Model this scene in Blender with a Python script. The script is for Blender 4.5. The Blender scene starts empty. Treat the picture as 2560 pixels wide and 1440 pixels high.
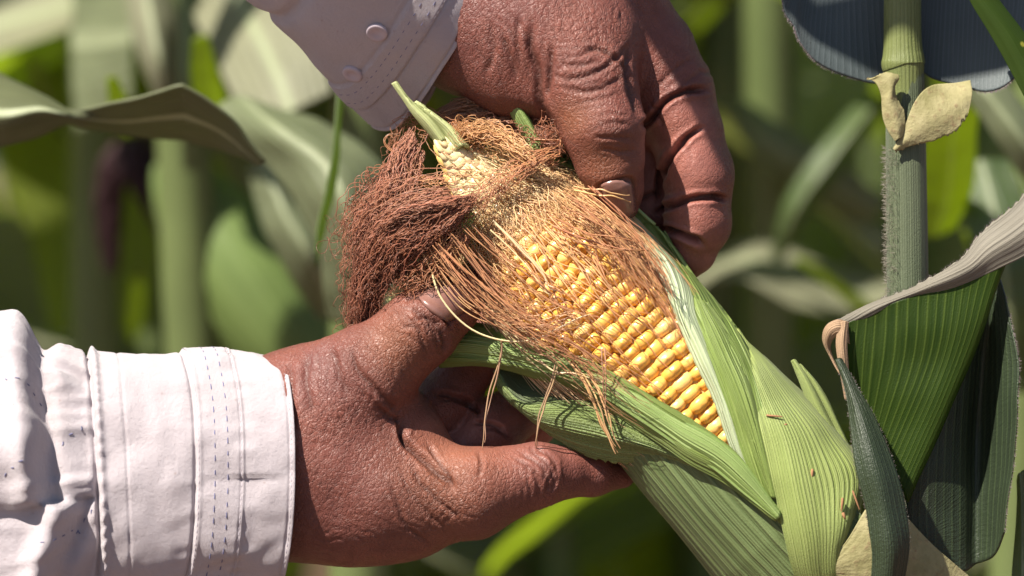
import bpy, math, random
import numpy as np
from mathutils import Vector, Matrix

# ------------------------------------------------------------------ camera, sky, sun, exposure
SC = bpy.context.scene
COL = SC.collection
U = 1e-4                       # one drawing unit = 0.1 mm
DIST = 11000.0                 # camera to the ear, drawing units
PITCH = math.radians(12)
ORIGIN = Vector((0.0, 0.0, 1.12))
RIGHT = Vector((1, 0, 0))
FWD = Vector((0, math.cos(PITCH), -math.sin(PITCH)))
UP = Vector((0, math.sin(PITCH), math.cos(PITCH)))
cam_d = bpy.data.cameras.new('camera')
cam = bpy.data.objects.new('camera', cam_d)
COL.objects.link(cam)
cam_d.sensor_width = 36.0
cam_d.lens = 36.0 * DIST / 2560.0
cam_d.clip_start = 0.05
cam_d.clip_end = 500
cam.matrix_world = Matrix((
    (RIGHT.x, UP.x, -FWD.x, 0), (RIGHT.y, UP.y, -FWD.y, 0), (RIGHT.z, UP.z, -FWD.z, 0), (0, 0, 0, 1)))
cam.location = ORIGIN - FWD * DIST * U
cam_d.dof.use_dof = True
cam_d.dof.focus_distance = (DIST - 130) * U
cam_d.dof.aperture_fstop = 9.0
cam_d.dof.aperture_blades = 7
SC.camera = cam

SUN_CAM = np.array((-0.45, 0.74, 0.50))          # towards the sun: right, up, towards the viewer
SUN_CAM = SUN_CAM / np.linalg.norm(SUN_CAM)
sun_dir = RIGHT * SUN_CAM[0] + UP * SUN_CAM[1] - FWD * SUN_CAM[2]
sun_el = math.asin(sun_dir.z)
sun_rot = math.atan2(sun_dir.x, sun_dir.y)
world = bpy.data.worlds.new('World')
SC.world = world
world.use_nodes = True
wn = world.node_tree
sky = wn.nodes.new('ShaderNodeTexSky')
sky.sky_type = 'NISHITA'
sky.sun_disc = False
sky.sun_elevation = sun_el
sky.sun_rotation = sun_rot
sky.air_density = 1.0
sky.dust_density = 1.0
bg = wn.nodes['Background']
bg.inputs['Strength'].default_value = 0.05
wn.links.new(sky.outputs[0], bg.inputs['Color'])
sun_l = bpy.data.lights.new('sun', 'SUN')
sun_l.energy = 5.0
sun_l.angle = math.radians(0.55)
sun_l.color = (1.0, 0.93, 0.82)
sun = bpy.data.objects.new('sun', sun_l)
COL.objects.link(sun)
sun.rotation_euler = (-sun_dir).to_track_quat('-Z', 'Y').to_euler()
sun.location = (0, 0, 6)
SC.view_settings.view_transform = 'Standard'
SC.view_settings.look = 'None'
SC.view_settings.exposure = 1.22
SC.view_settings.gamma = 1.0
SC.render.engine = 'CYCLES'
SC.cycles.use_denoising = True
SC.cycles.max_bounces = 8
SC.cycles.transparent_max_bounces = 8
SC.cycles.sample_clamp_indirect = 6.0

# ------------------------------------------------------------------ helpers
RNG = np.random.default_rng(7)
random.seed(7)

def q(px, py, h=0.0):
    """photo position + distance in front of the ear axis -> drawing units (x right, y up, h towards the viewer)"""
    c = 1.0 - h / DIST
    return np.array(((px - 1280) * c, (720 - py) * c, h))

def qa(pts):
    return np.array([q(*p) for p in pts], float)

BASIS = np.array((RIGHT, UP, -FWD)) * U           # rows
ORG = np.array(ORIGIN)

def to_world(v):
    return np.asarray(v, float) @ BASIS + ORG

def to_dir(v):
    return np.asarray(v, float) @ (BASIS / U)

def prop(o, label=None, cat=None, group=None, kind=None):
    if label: o['label'] = label
    if cat: o['category'] = cat
    if group: o['group'] = group
    if kind: o['kind'] = kind
    return o

def thing(name, loc, label, cat, group=None):
    e = bpy.data.objects.new(name, None)
    COL.objects.link(e)
    e.location = Vector([float(c) for c in loc])
    e.empty_display_size = 0.02
    return prop(e, label, cat, group)

def parent_to(o, p):
    o.parent = p
    o.matrix_parent_inverse = Matrix.Translation(p.location).inverted() if p.type == 'EMPTY' else Matrix.Identity(4)

def mesh_obj(name, verts, faces, mat, parent=None, uv=None, attrs=None, smooth=True, cols=None):
    """verts in world metres; faces an (n,3|4) array or a list"""
    me = bpy.data.meshes.new(name)
    verts = np.asarray(verts, np.float32)
    if isinstance(faces, np.ndarray):
        n, k = faces.shape
        me.vertices.add(len(verts)); me.vertices.foreach_set('co', verts.ravel())
        me.loops.add(n * k); me.loops.foreach_set('vertex_index', faces.astype(np.int32).ravel())
        me.polygons.add(n)
        me.polygons.foreach_set('loop_start', np.arange(0, n * k, k, dtype=np.int32))
        me.polygons.foreach_set('loop_total', np.full(n, k, np.int32))
        me.update(calc_edges=True)
    else:
        me.from_pydata([tuple(v) for v in verts], [], faces)
        me.update()
    if smooth:
        me.polygons.foreach_set('use_smooth', np.ones(len(me.polygons), bool))
    if uv is not None:
        l = me.uv_layers.new(name='UVMap')
        idx = np.empty(len(me.loops), np.int32); me.loops.foreach_get('vertex_index', idx)
        l.data.foreach_set('uv', np.asarray(uv, np.float32)[idx].ravel())
    if attrs:
        for k, a in attrs.items():
            at = me.attributes.new(k, 'FLOAT', 'POINT')
            at.data.foreach_set('value', np.asarray(a, np.float32))
    if cols is not None:
        at = me.attributes.new('col', 'FLOAT_COLOR', 'POINT')
        c = np.ones((len(verts), 4), np.float32); c[:, :3] = cols
        at.data.foreach_set('color', c.ravel())
    if mat: me.materials.append(mat)
    o = bpy.data.objects.new(name, me)
    COL.objects.link(o)
    if parent is not None: parent_to(o, parent)
    return o

def hash3(i, j, k, s):
    n = (i * 374761393 + j * 668265263 + k * 2147483647 + s * 1274126177) & 0xFFFFFFFF
    n = ((n ^ (n >> 13)) * 1274126177) & 0xFFFFFFFF
    return ((n ^ (n >> 16)) & 0xFFFF) / 65535.0

def vnoise(p, scale, seed=0):
    """value noise in -1..1 at points p (n,3), one lattice cell = scale units"""
    x = np.asarray(p, float) / scale
    i = np.floor(x).astype(np.int64); f = x - i
    f = f * f * (3 - 2 * f)
    r = 0
    for a in (0, 1):
        wa = f[:, 0] if a else 1 - f[:, 0]
        for b in (0, 1):
            wb = f[:, 1] if b else 1 - f[:, 1]
            for c in (0, 1):
                wc = f[:, 2] if c else 1 - f[:, 2]
                r = r + wa * wb * wc * hash3(i[:, 0] + a, i[:, 1] + b, i[:, 2] + c, seed)
    return r * 2 - 1

def catmull(P, n):
    """resample control points P (m, ...) at n places along a Catmull-Rom curve"""
    P = np.asarray(P, float)
    m = len(P)
    if m == 2:
        t = np.linspace(0, 1, n).reshape((n,) + (1,) * (P.ndim - 1))
        return P[0] * (1 - t) + P[1] * t
    E = np.concatenate([2 * P[:1] - P[1:2], P, 2 * P[-1:] - P[-2:-1]])
    t = np.linspace(0, m - 1 - 1e-9, n)
    i = t.astype(int); f = (t - i).reshape((n,) + (1,) * (P.ndim - 1))
    p0, p1, p2, p3 = E[i], E[i + 1], E[i + 2], E[i + 3]
    return 0.5 * ((2 * p1) + (-p0 + p2) * f + (2 * p0 - 5 * p1 + 4 * p2 - p3) * f ** 2 + (-p0 + 3 * p1 - 3 * p2 + p3) * f ** 3)

def grid_faces(nr, nc, wrap=False):
    a = np.arange(nr * nc).reshape(nr, nc)
    if wrap: a = np.concatenate([a, a[:, :1]], 1)
    return np.stack([a[:-1, :-1], a[:-1, 1:], a[1:, 1:], a[1:, :-1]], -1).reshape(-1, 4)

def grid_normals(G):
    du = np.gradient(G, axis=0); dv = np.gradient(G, axis=1)
    n = np.cross(dv, du)
    return n / (np.linalg.norm(n, axis=-1, keepdims=True) + 1e-9)

def loft(rows, nr, nc):
    """rows: list of stations, each a list of (px,py,h) -> smooth grid (nr,nc,3) in drawing units"""
    k = max(len(r) for r in rows)
    R = np.array([catmull(qa(r), k) if len(r) != k else qa(r) for r in rows])
    A = catmull(R, nr)                                # (nr,k,3)
    return np.swapaxes(catmull(np.swapaxes(A, 0, 1), nc), 0, 1)

def grid_uv(nr, nc):
    v, u = np.meshgrid(np.linspace(0, 1, nr), np.linspace(0, 1, nc), indexing='ij')
    return np.stack([u.ravel(), v.ravel()], 1)

def outward(F, V, N):
    """faces F turned so that they look along N (one normal per vertex)"""
    fn = np.cross(V[F[:, 1]] - V[F[:, 0]], V[F[:, 2]] - V[F[:, 0]])
    return F if np.sum(fn * N[F[:, 0]]) > 0 else F[:, ::-1].copy()

def sheet(name, G, mat, parent, thick=0.0, uv=None, swap=False):
    nr, nc = G.shape[:2]
    if uv is None: uv = grid_uv(nr, nc)
    if swap: uv = uv[:, ::-1]
    o = mesh_obj(name, to_world(G.reshape(-1, 3)), grid_faces(nr, nc), mat, parent, uv=uv)
    if thick:
        s = o.modifiers.new('thickness', 'SOLIDIFY'); s.thickness = thick * U; s.offset = 0
    return o

def tubes(paths, rad, sides=3, taper=0.35):
    """paths (k,n,3) -> verts, quads of thin tubes"""
    P = np.asarray(paths, float)
    k, n, _ = P.shape
    T = np.gradient(P, axis=1); T /= np.linalg.norm(T, axis=-1, keepdims=True) + 1e-9
    ref = np.array((0.31, 0.22, 0.92))
    A = np.cross(T, ref); A /= np.linalg.norm(A, axis=-1, keepdims=True) + 1e-9
    B = np.cross(T, A)
    r = np.broadcast_to(np.asarray(rad, float).reshape(-1, 1), (k, 1)) * (1 - (1 - taper) * np.linspace(0, 1, n) ** 3)[None]
    ang = np.arange(sides) * 2 * math.pi / sides
    V = P[:, :, None] + r[:, :, None, None] * (np.cos(ang)[:, None] * A[:, :, None] + np.sin(ang)[:, None] * B[:, :, None])
    idx = np.arange(k * n * sides).reshape(k, n, sides)
    j = np.roll(idx, -1, 2)
    F = np.stack([idx[:, :-1], j[:, :-1], j[:, 1:], idx[:, 1:]], -1).reshape(-1, 4)
    return V.reshape(-1, 3), F

# ------------------------------------------------------------------ material helpers
class NT:
    def __init__(self, name):
        self.m = bpy.data.materials.new(name)
        self.m.use_nodes = True
        self.t = self.m.node_tree
        self.b = self.t.nodes['Principled BSDF']
        self.out = self.t.nodes['Material Output']
    def n(self, kind, **kw):
        x = self.t.nodes.new('ShaderNode' + kind)
        for k, v in kw.items():
            if k.startswith('i_'): x.inputs[k[2:].replace('_', ' ')].default_value = v
            else: setattr(x, k, v)
        return x
    def l(self, a, b): self.t.links.new(a, b)
    def set(self, **kw):
        for k, v in kw.items(): self.b.inputs[k.replace('_', ' ')].default_value = v
    def math(self, op, a, b=None, c=None, clamp=False):
        x = self.n('Math', operation=op); x.use_clamp = clamp
        for i, v in enumerate((a, b, c)):
            if v is None: continue
            if isinstance(v, (int, float)): x.inputs[i].default_value = v
            else: self.l(v, x.inputs[i])
        return x.outputs[0]
    def mix(self, f, a, b, blend='MIX'):
        x = self.n('Mix', data_type='RGBA', blend_type=blend)
        for s, v in (('Factor', f), ('A', a), ('B', b)):
            k = [i for i in x.inputs if i.name == s and i.type == ('VALUE' if s == 'Factor' else 'RGBA')][0]
            if isinstance(v, (int, float)): k.default_value = v
            elif isinstance(v, tuple): k.default_value = v + (1,) if len(v) == 3 else v
            else: self.l(v, k)
        return [o for o in x.outputs if o.type == 'RGBA'][0]
    def ramp(self, f, stops):
        x = self.n('ValToRGB'); self.l(f, x.inputs[0])
        e = x.color_ramp.elements
        while len(e) < len(stops): e.new(0.5)
        for el, (p, c) in zip(e, stops):
            el.position = p; el.color = (c, c, c, 1) if isinstance(c, (int, float)) else c + (1,)
        return x.outputs[0]
    def coords(self, kind='Object'):
        return self.n('TexCoord').outputs[kind]
    def noise(self, vec, scale, detail=3, rough=0.55, dist=0.0):
        x = self.n('TexNoise'); self.l(vec, x.inputs['Vector'])
        x.inputs['Scale'].default_value = scale; x.inputs['Detail'].default_value = detail
        x.inputs['Roughness'].default_value = rough; x.inputs['Distortion'].default_value = dist
        return x
    def bump(self, h, dist, strength=1.0, prev=None):
        x = self.n('Bump'); self.l(h, x.inputs['Height'])
        x.inputs['Distance'].default_value = dist; x.inputs['Strength'].default_value = strength
        if prev is not None: self.l(prev, x.inputs['Normal'])
        return x.outputs[0]
    def attr(self, name, out='Fac'):
        return self.n('Attribute', attribute_name=name).outputs[out]

# ------------------------------------------------------------------ materials: skin, nail, cloth
def skin_material(name, base, palm, seed):
    t = NT(name)
    c = t.coords()
    n1 = t.noise(c, 45 + seed, 4, 0.6).outputs['Fac']
    n2 = t.noise(c, 260, 3, 0.6).outputs['Fac']
    n3 = t.noise(c, 1400, 2, 0.6).outputs['Fac']
    palmw = t.attr('palm')
    col = t.mix(palmw, base, palm)
    n0 = t.noise(c, 22, 3, 0.5).outputs['Fac']
    col = t.mix(t.math('MULTIPLY', t.ramp(n0, [(0.42, 0.0), (0.62, 1.0)]), 0.45), col, (base[0] * 0.72, base[1] * 0.66, base[2] * 0.82))
    col = t.mix(t.math('MULTIPLY', t.ramp(n1, [(0.42, 0.0), (0.62, 1.0)]), 0.55), col, (base[0] * 1.6, base[1] * 1.62, base[2] * 1.5))
    col = t.mix(t.math('MULTIPLY', t.ramp(n2, [(0.45, 0.0), (0.75, 1.0)]), 0.35), col, (base[0] * 0.55, base[1] * 0.5, base[2] * 0.55))
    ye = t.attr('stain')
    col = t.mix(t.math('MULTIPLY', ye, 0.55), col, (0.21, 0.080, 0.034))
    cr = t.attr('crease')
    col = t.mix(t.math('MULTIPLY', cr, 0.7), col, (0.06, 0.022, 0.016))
    # skin cells: two nets of fine lines, stretched differently
    w = t.n('VectorMath', operation='ADD'); t.l(c, w.inputs[0])
    nz = t.noise(c, 320, 2); sc = t.n('VectorMath', operation='SCALE'); t.l(nz.outputs['Color'], sc.inputs[0]); sc.inputs['Scale'].default_value = 0.0022
    t.l(sc.outputs[0], w.inputs[1])
    def net(scale, stretch, rot):
        m = t.n('Mapping'); t.l(w.outputs[0], m.inputs[0])
        m.inputs['Rotation'].default_value = rot; m.inputs['Scale'].default_value = stretch
        v = t.n('TexVoronoi', feature='DISTANCE_TO_EDGE'); t.l(m.outputs[0], v.inputs['Vector']); v.inputs['Scale'].default_value = scale
        return t.ramp(v.outputs['Distance'], [(0.0, 0.0), (0.13, 1.0)])
    a = net(820, (1.0, 1.0, 0.55), (0, 0.5, 0))
    b = net(1650, (0.6, 1, 1.0), (0.3, -0.4, 0))
    def lines(scale, rot, dist):
        m = t.n('Mapping'); t.l(w.outputs[0], m.inputs[0]); m.inputs['Rotation'].default_value = rot
        x = t.n('TexWave', bands_direction='X'); t.l(m.outputs[0], x.inputs['Vector'])
        x.inputs['Scale'].default_value = scale; x.inputs['Distortion'].default_value = dist; x.inputs['Detail'].default_value = 2; x.inputs['Detail Scale'].default_value = 1.6
        return t.ramp(x.outputs['Fac'], [(0.0, 0.0), (0.20, 1.0)])
    l1 = lines(260, (0, 0.55, 0), 7.0); l2 = lines(230, (0, -0.75, 0.2), 8.0)
    a = t.math('MULTIPLY', t.math('MULTIPLY_ADD', a, 0.5, 0.5), t.math('MULTIPLY', t.math('MULTIPLY_ADD', l1, 0.45, 0.55), t.math('MULTIPLY_ADD', l2, 0.45, 0.55)))
    h = t.math('ADD', t.math('MULTIPLY', a, 0.8), t.math('MULTIPLY', b, 0.22))
    h = t.math('ADD', h, t.math('MULTIPLY', n3, 0.25))
    amt = t.math('SUBTRACT', 1.0, t.math('MULTIPLY', palmw, 0.55))
    va = t.ramp(t.noise(c, 90, 3).outputs['Fac'], [(0.3, 0.35), (0.7, 1.0)])
    amt = t.math('MULTIPLY', amt, va)
    h = t.math('MULTIPLY', h, amt)
    bm = t.bump(h, 0.00036, 0.95)
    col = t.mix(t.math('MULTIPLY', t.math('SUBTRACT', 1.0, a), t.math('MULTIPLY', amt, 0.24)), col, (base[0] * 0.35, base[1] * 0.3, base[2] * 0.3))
    t.l(col, t.b.inputs['Base Color'])
    t.l(bm, t.b.inputs['Normal'])
    t.l(t.ramp(n2, [(0.3, 0.42), (0.7, 0.58)]), t.b.inputs['Roughness'])
    t.set(Subsurface_Weight=0.05, Subsurface_Radius=(0.0030, 0.0010, 0.0005), Subsurface_Scale=0.6)
    t.set(Specular_IOR_Level=0.42)
    return t.m

M = {}
M['skin'] = skin_material('skin', (0.142, 0.047, 0.035), (0.310, 0.120, 0.092), 0)
def nail_material():
    t = NT('nail'); c = t.coords()
    n = t.noise(c, 500, 3).outputs['Fac']
    t.l(t.mix(n, (0.16, 0.072, 0.058), (0.24, 0.125, 0.10)), t.b.inputs['Base Color'])
    t.set(Roughness=0.26, Specular_IOR_Level=0.6)
    t.l(t.bump(t.noise(c, 900, 2).outputs['Fac'], 0.0001, 0.5), t.b.inputs['Normal'])
    return t.m
M['nail'] = nail_material()
def cloth_material(name, col, dirt):
    t = NT(name); c = t.coords()
    n1 = t.noise(c, 30, 4, 0.6).outputs['Fac']
    n2 = t.noise(c, 160, 4, 0.65).outputs['Fac']
    k = t.mix(t.math('MULTIPLY', t.ramp(n1, [(0.5, 0.0), (0.8, 1.0)]), 0.35), col, dirt)
    k = t.mix(t.math('MULTIPLY', t.ramp(n2, [(0.62, 0.0), (0.8, 1.0)]), 0.22), k, dirt)
    uv = t.coords('UV')
    m = t.n('Mapping'); t.l(uv, m.inputs[0]); m.inputs['Scale'].default_value = (1, 1, 1)
    w1 = t.n('TexWave', bands_direction='X'); t.l(m.outputs[0], w1.inputs['Vector']); w1.inputs['Scale'].default_value = 78; w1.inputs['Distortion'].default_value = 0.6
    w2 = t.n('TexWave', bands_direction='Y'); t.l(m.outputs[0], w2.inputs['Vector']); w2.inputs['Scale'].default_value = 78; w2.inputs['Distortion'].default_value = 0.6
    h = t.math('ADD', t.math('MULTIPLY', w1.outputs['Fac'], 0.5), t.math('MULTIPLY', w2.outputs['Fac'], 0.5))
    b = t.bump(t.noise(c, 110, 5, 0.62).outputs['Fac'], 0.0020, 0.35)
    b = t.bump(t.noise(c, 900, 3, 0.6).outputs['Fac'], 0.00028, 0.7, b)
    b = t.bump(h, 0.00012, 0.6, b)
    sp = t.n('TexVoronoi'); t.l(c, sp.inputs['Vector']); sp.inputs['Scale'].default_value = 210
    k = t.mix(t.math('MULTIPLY', t.ramp(sp.outputs['Distance'], [(0.0, 1.0), (0.10, 0.0)]), 0.45), k, (0.25, 0.16, 0.12))
    t.l(k, t.b.inputs['Base Color']); t.l(b, t.b.inputs['Normal'])
    t.set(Roughness=0.85, Specular_IOR_Level=0.2, Sheen_Weight=0.25, Sheen_Roughness=0.5)
    return t.m
M['cloth'] = cloth_material('shirt_cotton', (0.405, 0.362, 0.385), (0.29, 0.23, 0.21))
def plain(name, col, rough=0.6, spec=0.4, var=0.15, scale=300):
    t = NT(name)
    n = t.noise(t.coords(), scale, 3).outputs['Fac']
    t.l(t.mix(n, tuple(c * (1 - var) for c in col), tuple(min(1, c * (1 + var)) for c in col)), t.b.inputs['Base Color'])
    t.set(Roughness=rough, Specular_IOR_Level=spec)
    return t.m
M['thread_dark'] = plain('blue_thread', (0.13, 0.135, 0.24), 0.7)
M['thread_pale'] = plain('pale_thread', (0.38, 0.34, 0.38), 0.7)
M['button'] = plain('button_plastic', (0.37, 0.315, 0.35), 0.45, 0.4, 0.08)

# ------------------------------------------------------------------ implicit surfaces for hands
class Field:
    def __init__(self, lo, hi, step):
        self.lo = np.array(lo, float); self.step = step
        self.n = np.ceil((np.array(hi) - self.lo) / step).astype(int) + 1
        self.ax = [self.lo[i] + step * np.arange(self.n[i]) for i in range(3)]
    def new(self):
        return np.full(self.n, 400.0, np.float32)
    def box(self, lo, hi):
        s = []
        for i in range(3):
            a = int(np.clip(np.floor((lo[i] - self.lo[i]) / self.step), 0, self.n[i] - 1))
            b = int(np.clip(np.ceil((hi[i] - self.lo[i]) / self.step) + 1, a + 1, self.n[i]))
            s.append(slice(a, b))
        return tuple(s)
    def pts(self, s):
        return (self.ax[0][s[0]][:, None, None], self.ax[1][s[1]][None, :, None], self.ax[2][s[2]][None, None, :])

def smin(a, b, k):
    if k <= 0: return np.minimum(a, b)
    h = np.maximum(k - np.abs(a - b), 0) / k
    return np.minimum(a, b) - h * h * h * k / 6.0

def add_capsule(fl, F, a, b, ra, rb, k, hs=1.0):
    m = max(ra, rb) + k + 40
    mm = np.array((m, m, m * max(hs, 1)))
    s = fl.box(np.minimum(a, b) - mm, np.maximum(a, b) + mm)
    X, Y, Z = fl.pts(s)
    ab = (b - a) / np.array((1, 1, hs))
    px, py, pz = X - a[0], Y - a[1], (Z - a[2]) / hs
    t = np.clip((px * ab[0] + py * ab[1] + pz * ab[2]) / (ab @ ab + 1e-6), 0, 1)
    d = np.sqrt((px - t * ab[0]) ** 2 + (py - t * ab[1]) ** 2 + (pz - t * ab[2]) ** 2) - (ra + (rb - ra) * t)
    F[s] = smin(F[s], d.astype(np.float32), k)

def add_chain(fl, F, pts, k, hs=1.0):
    """pts: (px,py,h,r) ..."""
    for (a, b) in zip(pts[:-1], pts[1:]):
        add_capsule(fl, F, q(*a[:3]), q(*b[:3]), a[3], b[3], k, hs)

def surface_nets(fl, F):
    inside = F < 0
    n0, n1, n2 = F.shape
    corner = [(i, j, k) for i in (0, 1) for j in (0, 1) for k in (0, 1)]
    cnt = sum(inside[i:n0 - 1 + i, j:n1 - 1 + j, k:n2 - 1 + k].astype(np.int8) for i, j, k in corner)
    cells = np.argwhere((cnt > 0) & (cnt < 8))
    acc = np.zeros((len(cells), 3)); num = np.zeros(len(cells))
    for e in range(3):
        d = np.zeros(3, int); d[e] = 1
        for c in corner:
            if c[e]: continue
            p = cells + np.array(c); r = p + d
            fa = F[p[:, 0], p[:, 1], p[:, 2]]; fb = F[r[:, 0], r[:, 1], r[:, 2]]
            x = (fa < 0) != (fb < 0)
            t = np.where(x, fa / np.where(x, fa - fb, 1), 0)
            pos = np.array(c) + t[:, None] * d
            acc[x] += pos[x]; num[x] += 1
    V = fl.lo + fl.step * (cells + acc / num[:, None])
    idx = np.full((n0 - 1, n1 - 1, n2 - 1), -1, np.int32)
    idx[cells[:, 0], cells[:, 1], cells[:, 2]] = np.arange(len(cells))
    faces = []
    for e in range(3):
        u, v = (e + 1) % 3, (e + 2) % 3
        sl0 = [slice(1, -1)] * 3; sl1 = [slice(1, -1)] * 3
        sl0[e] = slice(0, -1); sl1[e] = slice(1, None)
        a, b = inside[tuple(sl0)], inside[tuple(sl1)]
        ed = np.argwhere(a != b)
        flip = a[ed[:, 0], ed[:, 1], ed[:, 2]]
        base = ed + 1; base[:, e] -= 1
        def cell(du, dv):
            p = base.copy(); p[:, u] -= du; p[:, v] -= dv
            return idx[p[:, 0], p[:, 1], p[:, 2]]
        qd = np.stack([cell(1, 1), cell(0, 1), cell(0, 0), cell(1, 0)], 1)
        qd = np.where(flip[:, None], qd, qd[:, ::-1])
        faces.append(qd)
    return V, np.concatenate(faces)

def field_grad(fl, F, V):
    """trilinear-free gradient: central differences at the nearest lattice point"""
    i = np.clip(np.round((V - fl.lo) / fl.step).astype(int), 1, np.array(F.shape) - 2)
    g = np.stack([F[i[:, 0] + 1, i[:, 1], i[:, 2]] - F[i[:, 0] - 1, i[:, 1], i[:, 2]],
                  F[i[:, 0], i[:, 1] + 1, i[:, 2]] - F[i[:, 0], i[:, 1] - 1, i[:, 2]],
                  F[i[:, 0], i[:, 1], i[:, 2] + 1] - F[i[:, 0], i[:, 1], i[:, 2] - 1]], 1)
    return g / (np.linalg.norm(g, axis=1, keepdims=True) + 1e-9)

def front_h(fl, F, x, y, hmin=-1e9):
    """height towards the viewer of the frontmost surface at drawing position x,y"""
    i = int(np.clip(round((x - fl.lo[0]) / fl.step), 0, F.shape[0] - 1)); j = int(np.clip(round((y - fl.lo[1]) / fl.step), 0, F.shape[1] - 1))
    c = F[i, j]
    k = np.where(c < 0)[0]
    if not len(k): return None
    k = k[-1]
    if k + 1 >= len(c): return fl.ax[2][k]
    return fl.ax[2][k] + fl.step * c[k] / (c[k] - c[k + 1])

def smooth_verts(V, Fq, it, lam=0.5):
    a = np.concatenate([Fq[:, [0, 1]], Fq[:, [1, 2]], Fq[:, [2, 3]], Fq[:, [3, 0]]])
    n = len(V)
    deg = np.bincount(a[:, 0], minlength=n) + np.bincount(a[:, 1], minlength=n)
    for _ in range(it):
        s = np.stack([np.bincount(a[:, 0], V[a[:, 1], c], n) + np.bincount(a[:, 1], V[a[:, 0], c], n) for c in range(3)], 1)
        V = V + lam * (s / np.maximum(deg, 1)[:, None] - V)
    return V

def seg_dist(P, poly):
    """distance in the picture plane from points P (n,2) to a polyline, and how far along it (0..1)"""
    best = np.full(len(P), 1e9); at = np.zeros(len(P))
    m = len(poly) - 1
    for i in range(m):
        a, b = poly[i], poly[i + 1]
        ab = b - a
        t = np.clip(((P - a) @ ab) / (ab @ ab + 1e-9), 0, 1)
        d = np.linalg.norm(P - a - t[:, None] * ab, axis=1)
        k = d < best
        best[k] = d[k]; at[k] = ((i + t) / m)[k]
    return best, at

def wrinkle(V, N, creases, fields):
    """V drawing units. creases: (points, width, depth[, hmin, hmax]); fields: (px,py,rx,ry,angle,wavelength,amp)"""
    disp = np.zeros(len(V)); dark = np.zeros(len(V))
    wob = np.stack([vnoise(V, 60, 3), vnoise(V, 60, 4)], 1) * 5 + np.stack([vnoise(V, 22, 5), vnoise(V, 22, 6)], 1) * 2.2
    P = V[:, :2] + wob
    for cr in creases:
        pts, w, dep = cr[:3]
        h0, h1 = (cr[3], cr[4]) if len(cr) > 3 else (-1e9, 1e9)
        hm = 0.5 * (max(h0, -100) + min(h1, 200)) if len(cr) > 3 else 60
        poly = catmull(np.array([q(p[0], p[1], hm)[:2] for p in pts]), 4 * len(pts))
        lo, hi = poly.min(0) - 5 * w, poly.max(0) + 5 * w
        s = np.where((P[:, 0] > lo[0]) & (P[:, 0] < hi[0]) & (P[:, 1] > lo[1]) & (P[:, 1] < hi[1]) & (N[:, 2] > -0.25) & (V[:, 2] > h0) & (V[:, 2] < h1))[0]
        if not len(s): continue
        d, at = seg_dist(P[s], poly)
        fade = np.clip(np.minimum(at, 1 - at) * 6, 0, 1) * 0.85 + 0.15
        fade = np.where(d < 1.2 * w, fade, fade)
        g = np.exp(-(d / w) ** 2)
        disp[s] += -dep * g * fade + 0.18 * dep * np.exp(-((d - 2.0 * w) / (0.9 * w)) ** 2) * fade
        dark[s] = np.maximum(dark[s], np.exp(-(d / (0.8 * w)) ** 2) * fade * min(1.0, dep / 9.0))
    for f in fields:
        px, py, rx, ry, ang, lam, amp = f[:7]
        c = q(px, py, 80)[:2]
        ca, sa = math.cos(math.radians(ang)), math.sin(math.radians(ang))
        d = V[:, :2] - c
        u = d[:, 0] * ca + d[:, 1] * sa; v = -d[:, 0] * sa + d[:, 1] * ca
        s = np.where((np.abs(u) < 1.3 * rx) & (np.abs(v) < 1.3 * ry) & (N[:, 2] > -0.3))[0]
        if not len(s): continue
        fall = np.clip(1.25 - np.sqrt((u[s] / rx) ** 2 + (v[s] / ry) ** 2), 0, 1); fall = fall * fall * (3 - 2 * fall)
        Vs = V[s]
        uu = u[s] + vnoise(Vs, lam * 2.6, 11) * lam * 0.9 + vnoise(Vs, lam * 1.1, 12) * lam * 0.35
        g = np.exp(-(np.sin(uu * math.pi / lam) / 0.42) ** 2)
        a = np.clip(0.65 + 0.8 * vnoise(Vs, lam * 2.2, 13), 0, 1.4)
        disp[s] -= 0.8 * amp * g * a * fall
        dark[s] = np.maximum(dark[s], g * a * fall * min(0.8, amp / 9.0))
    return disp, dark

def build_hand(name, lo, hi, step, groups, joins, creases, fields, palm_fn, stain, label, person, bumps=()):
    L, Hh = np.array(lo, float), np.array(hi, float)
    fl = Field((L[0] - 1280, 720 - Hh[1], L[2]), (Hh[0] - 1280, 720 - L[1], Hh[2]), step)
    F = None
    for (chains, k, hs), kj in zip(groups, joins):
        G = fl.new()
        for c in chains:
            if len(c) == 2 and not isinstance(c[0], tuple): add_chain(fl, G, c[1], k, c[0])
            else: add_chain(fl, G, c, k, hs)
        F = G if F is None else smin(F, G, kj)
    V, Q = surface_nets(fl, F)
    V = smooth_verts(V, Q, 2)
    N = field_grad(fl, F, V)
    for (px, py, h, r, amp) in bumps:                 # soft swellings and hollows
        c = q(px, py, h)
        V = V + N * (amp * np.exp(-(np.linalg.norm(V - c, axis=1) / r) ** 2))[:, None]
    big = vnoise(V, 110, 21) * 4 + vnoise(V, 48, 22) * 0.8
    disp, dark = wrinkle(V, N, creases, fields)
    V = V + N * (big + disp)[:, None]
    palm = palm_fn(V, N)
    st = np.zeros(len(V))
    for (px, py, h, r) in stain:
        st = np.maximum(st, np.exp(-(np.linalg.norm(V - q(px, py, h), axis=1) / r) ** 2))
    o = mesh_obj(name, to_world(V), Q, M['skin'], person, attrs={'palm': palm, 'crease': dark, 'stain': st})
    o['label'] = label
    return o, V[N[:, 2] > 0.05], None

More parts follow.
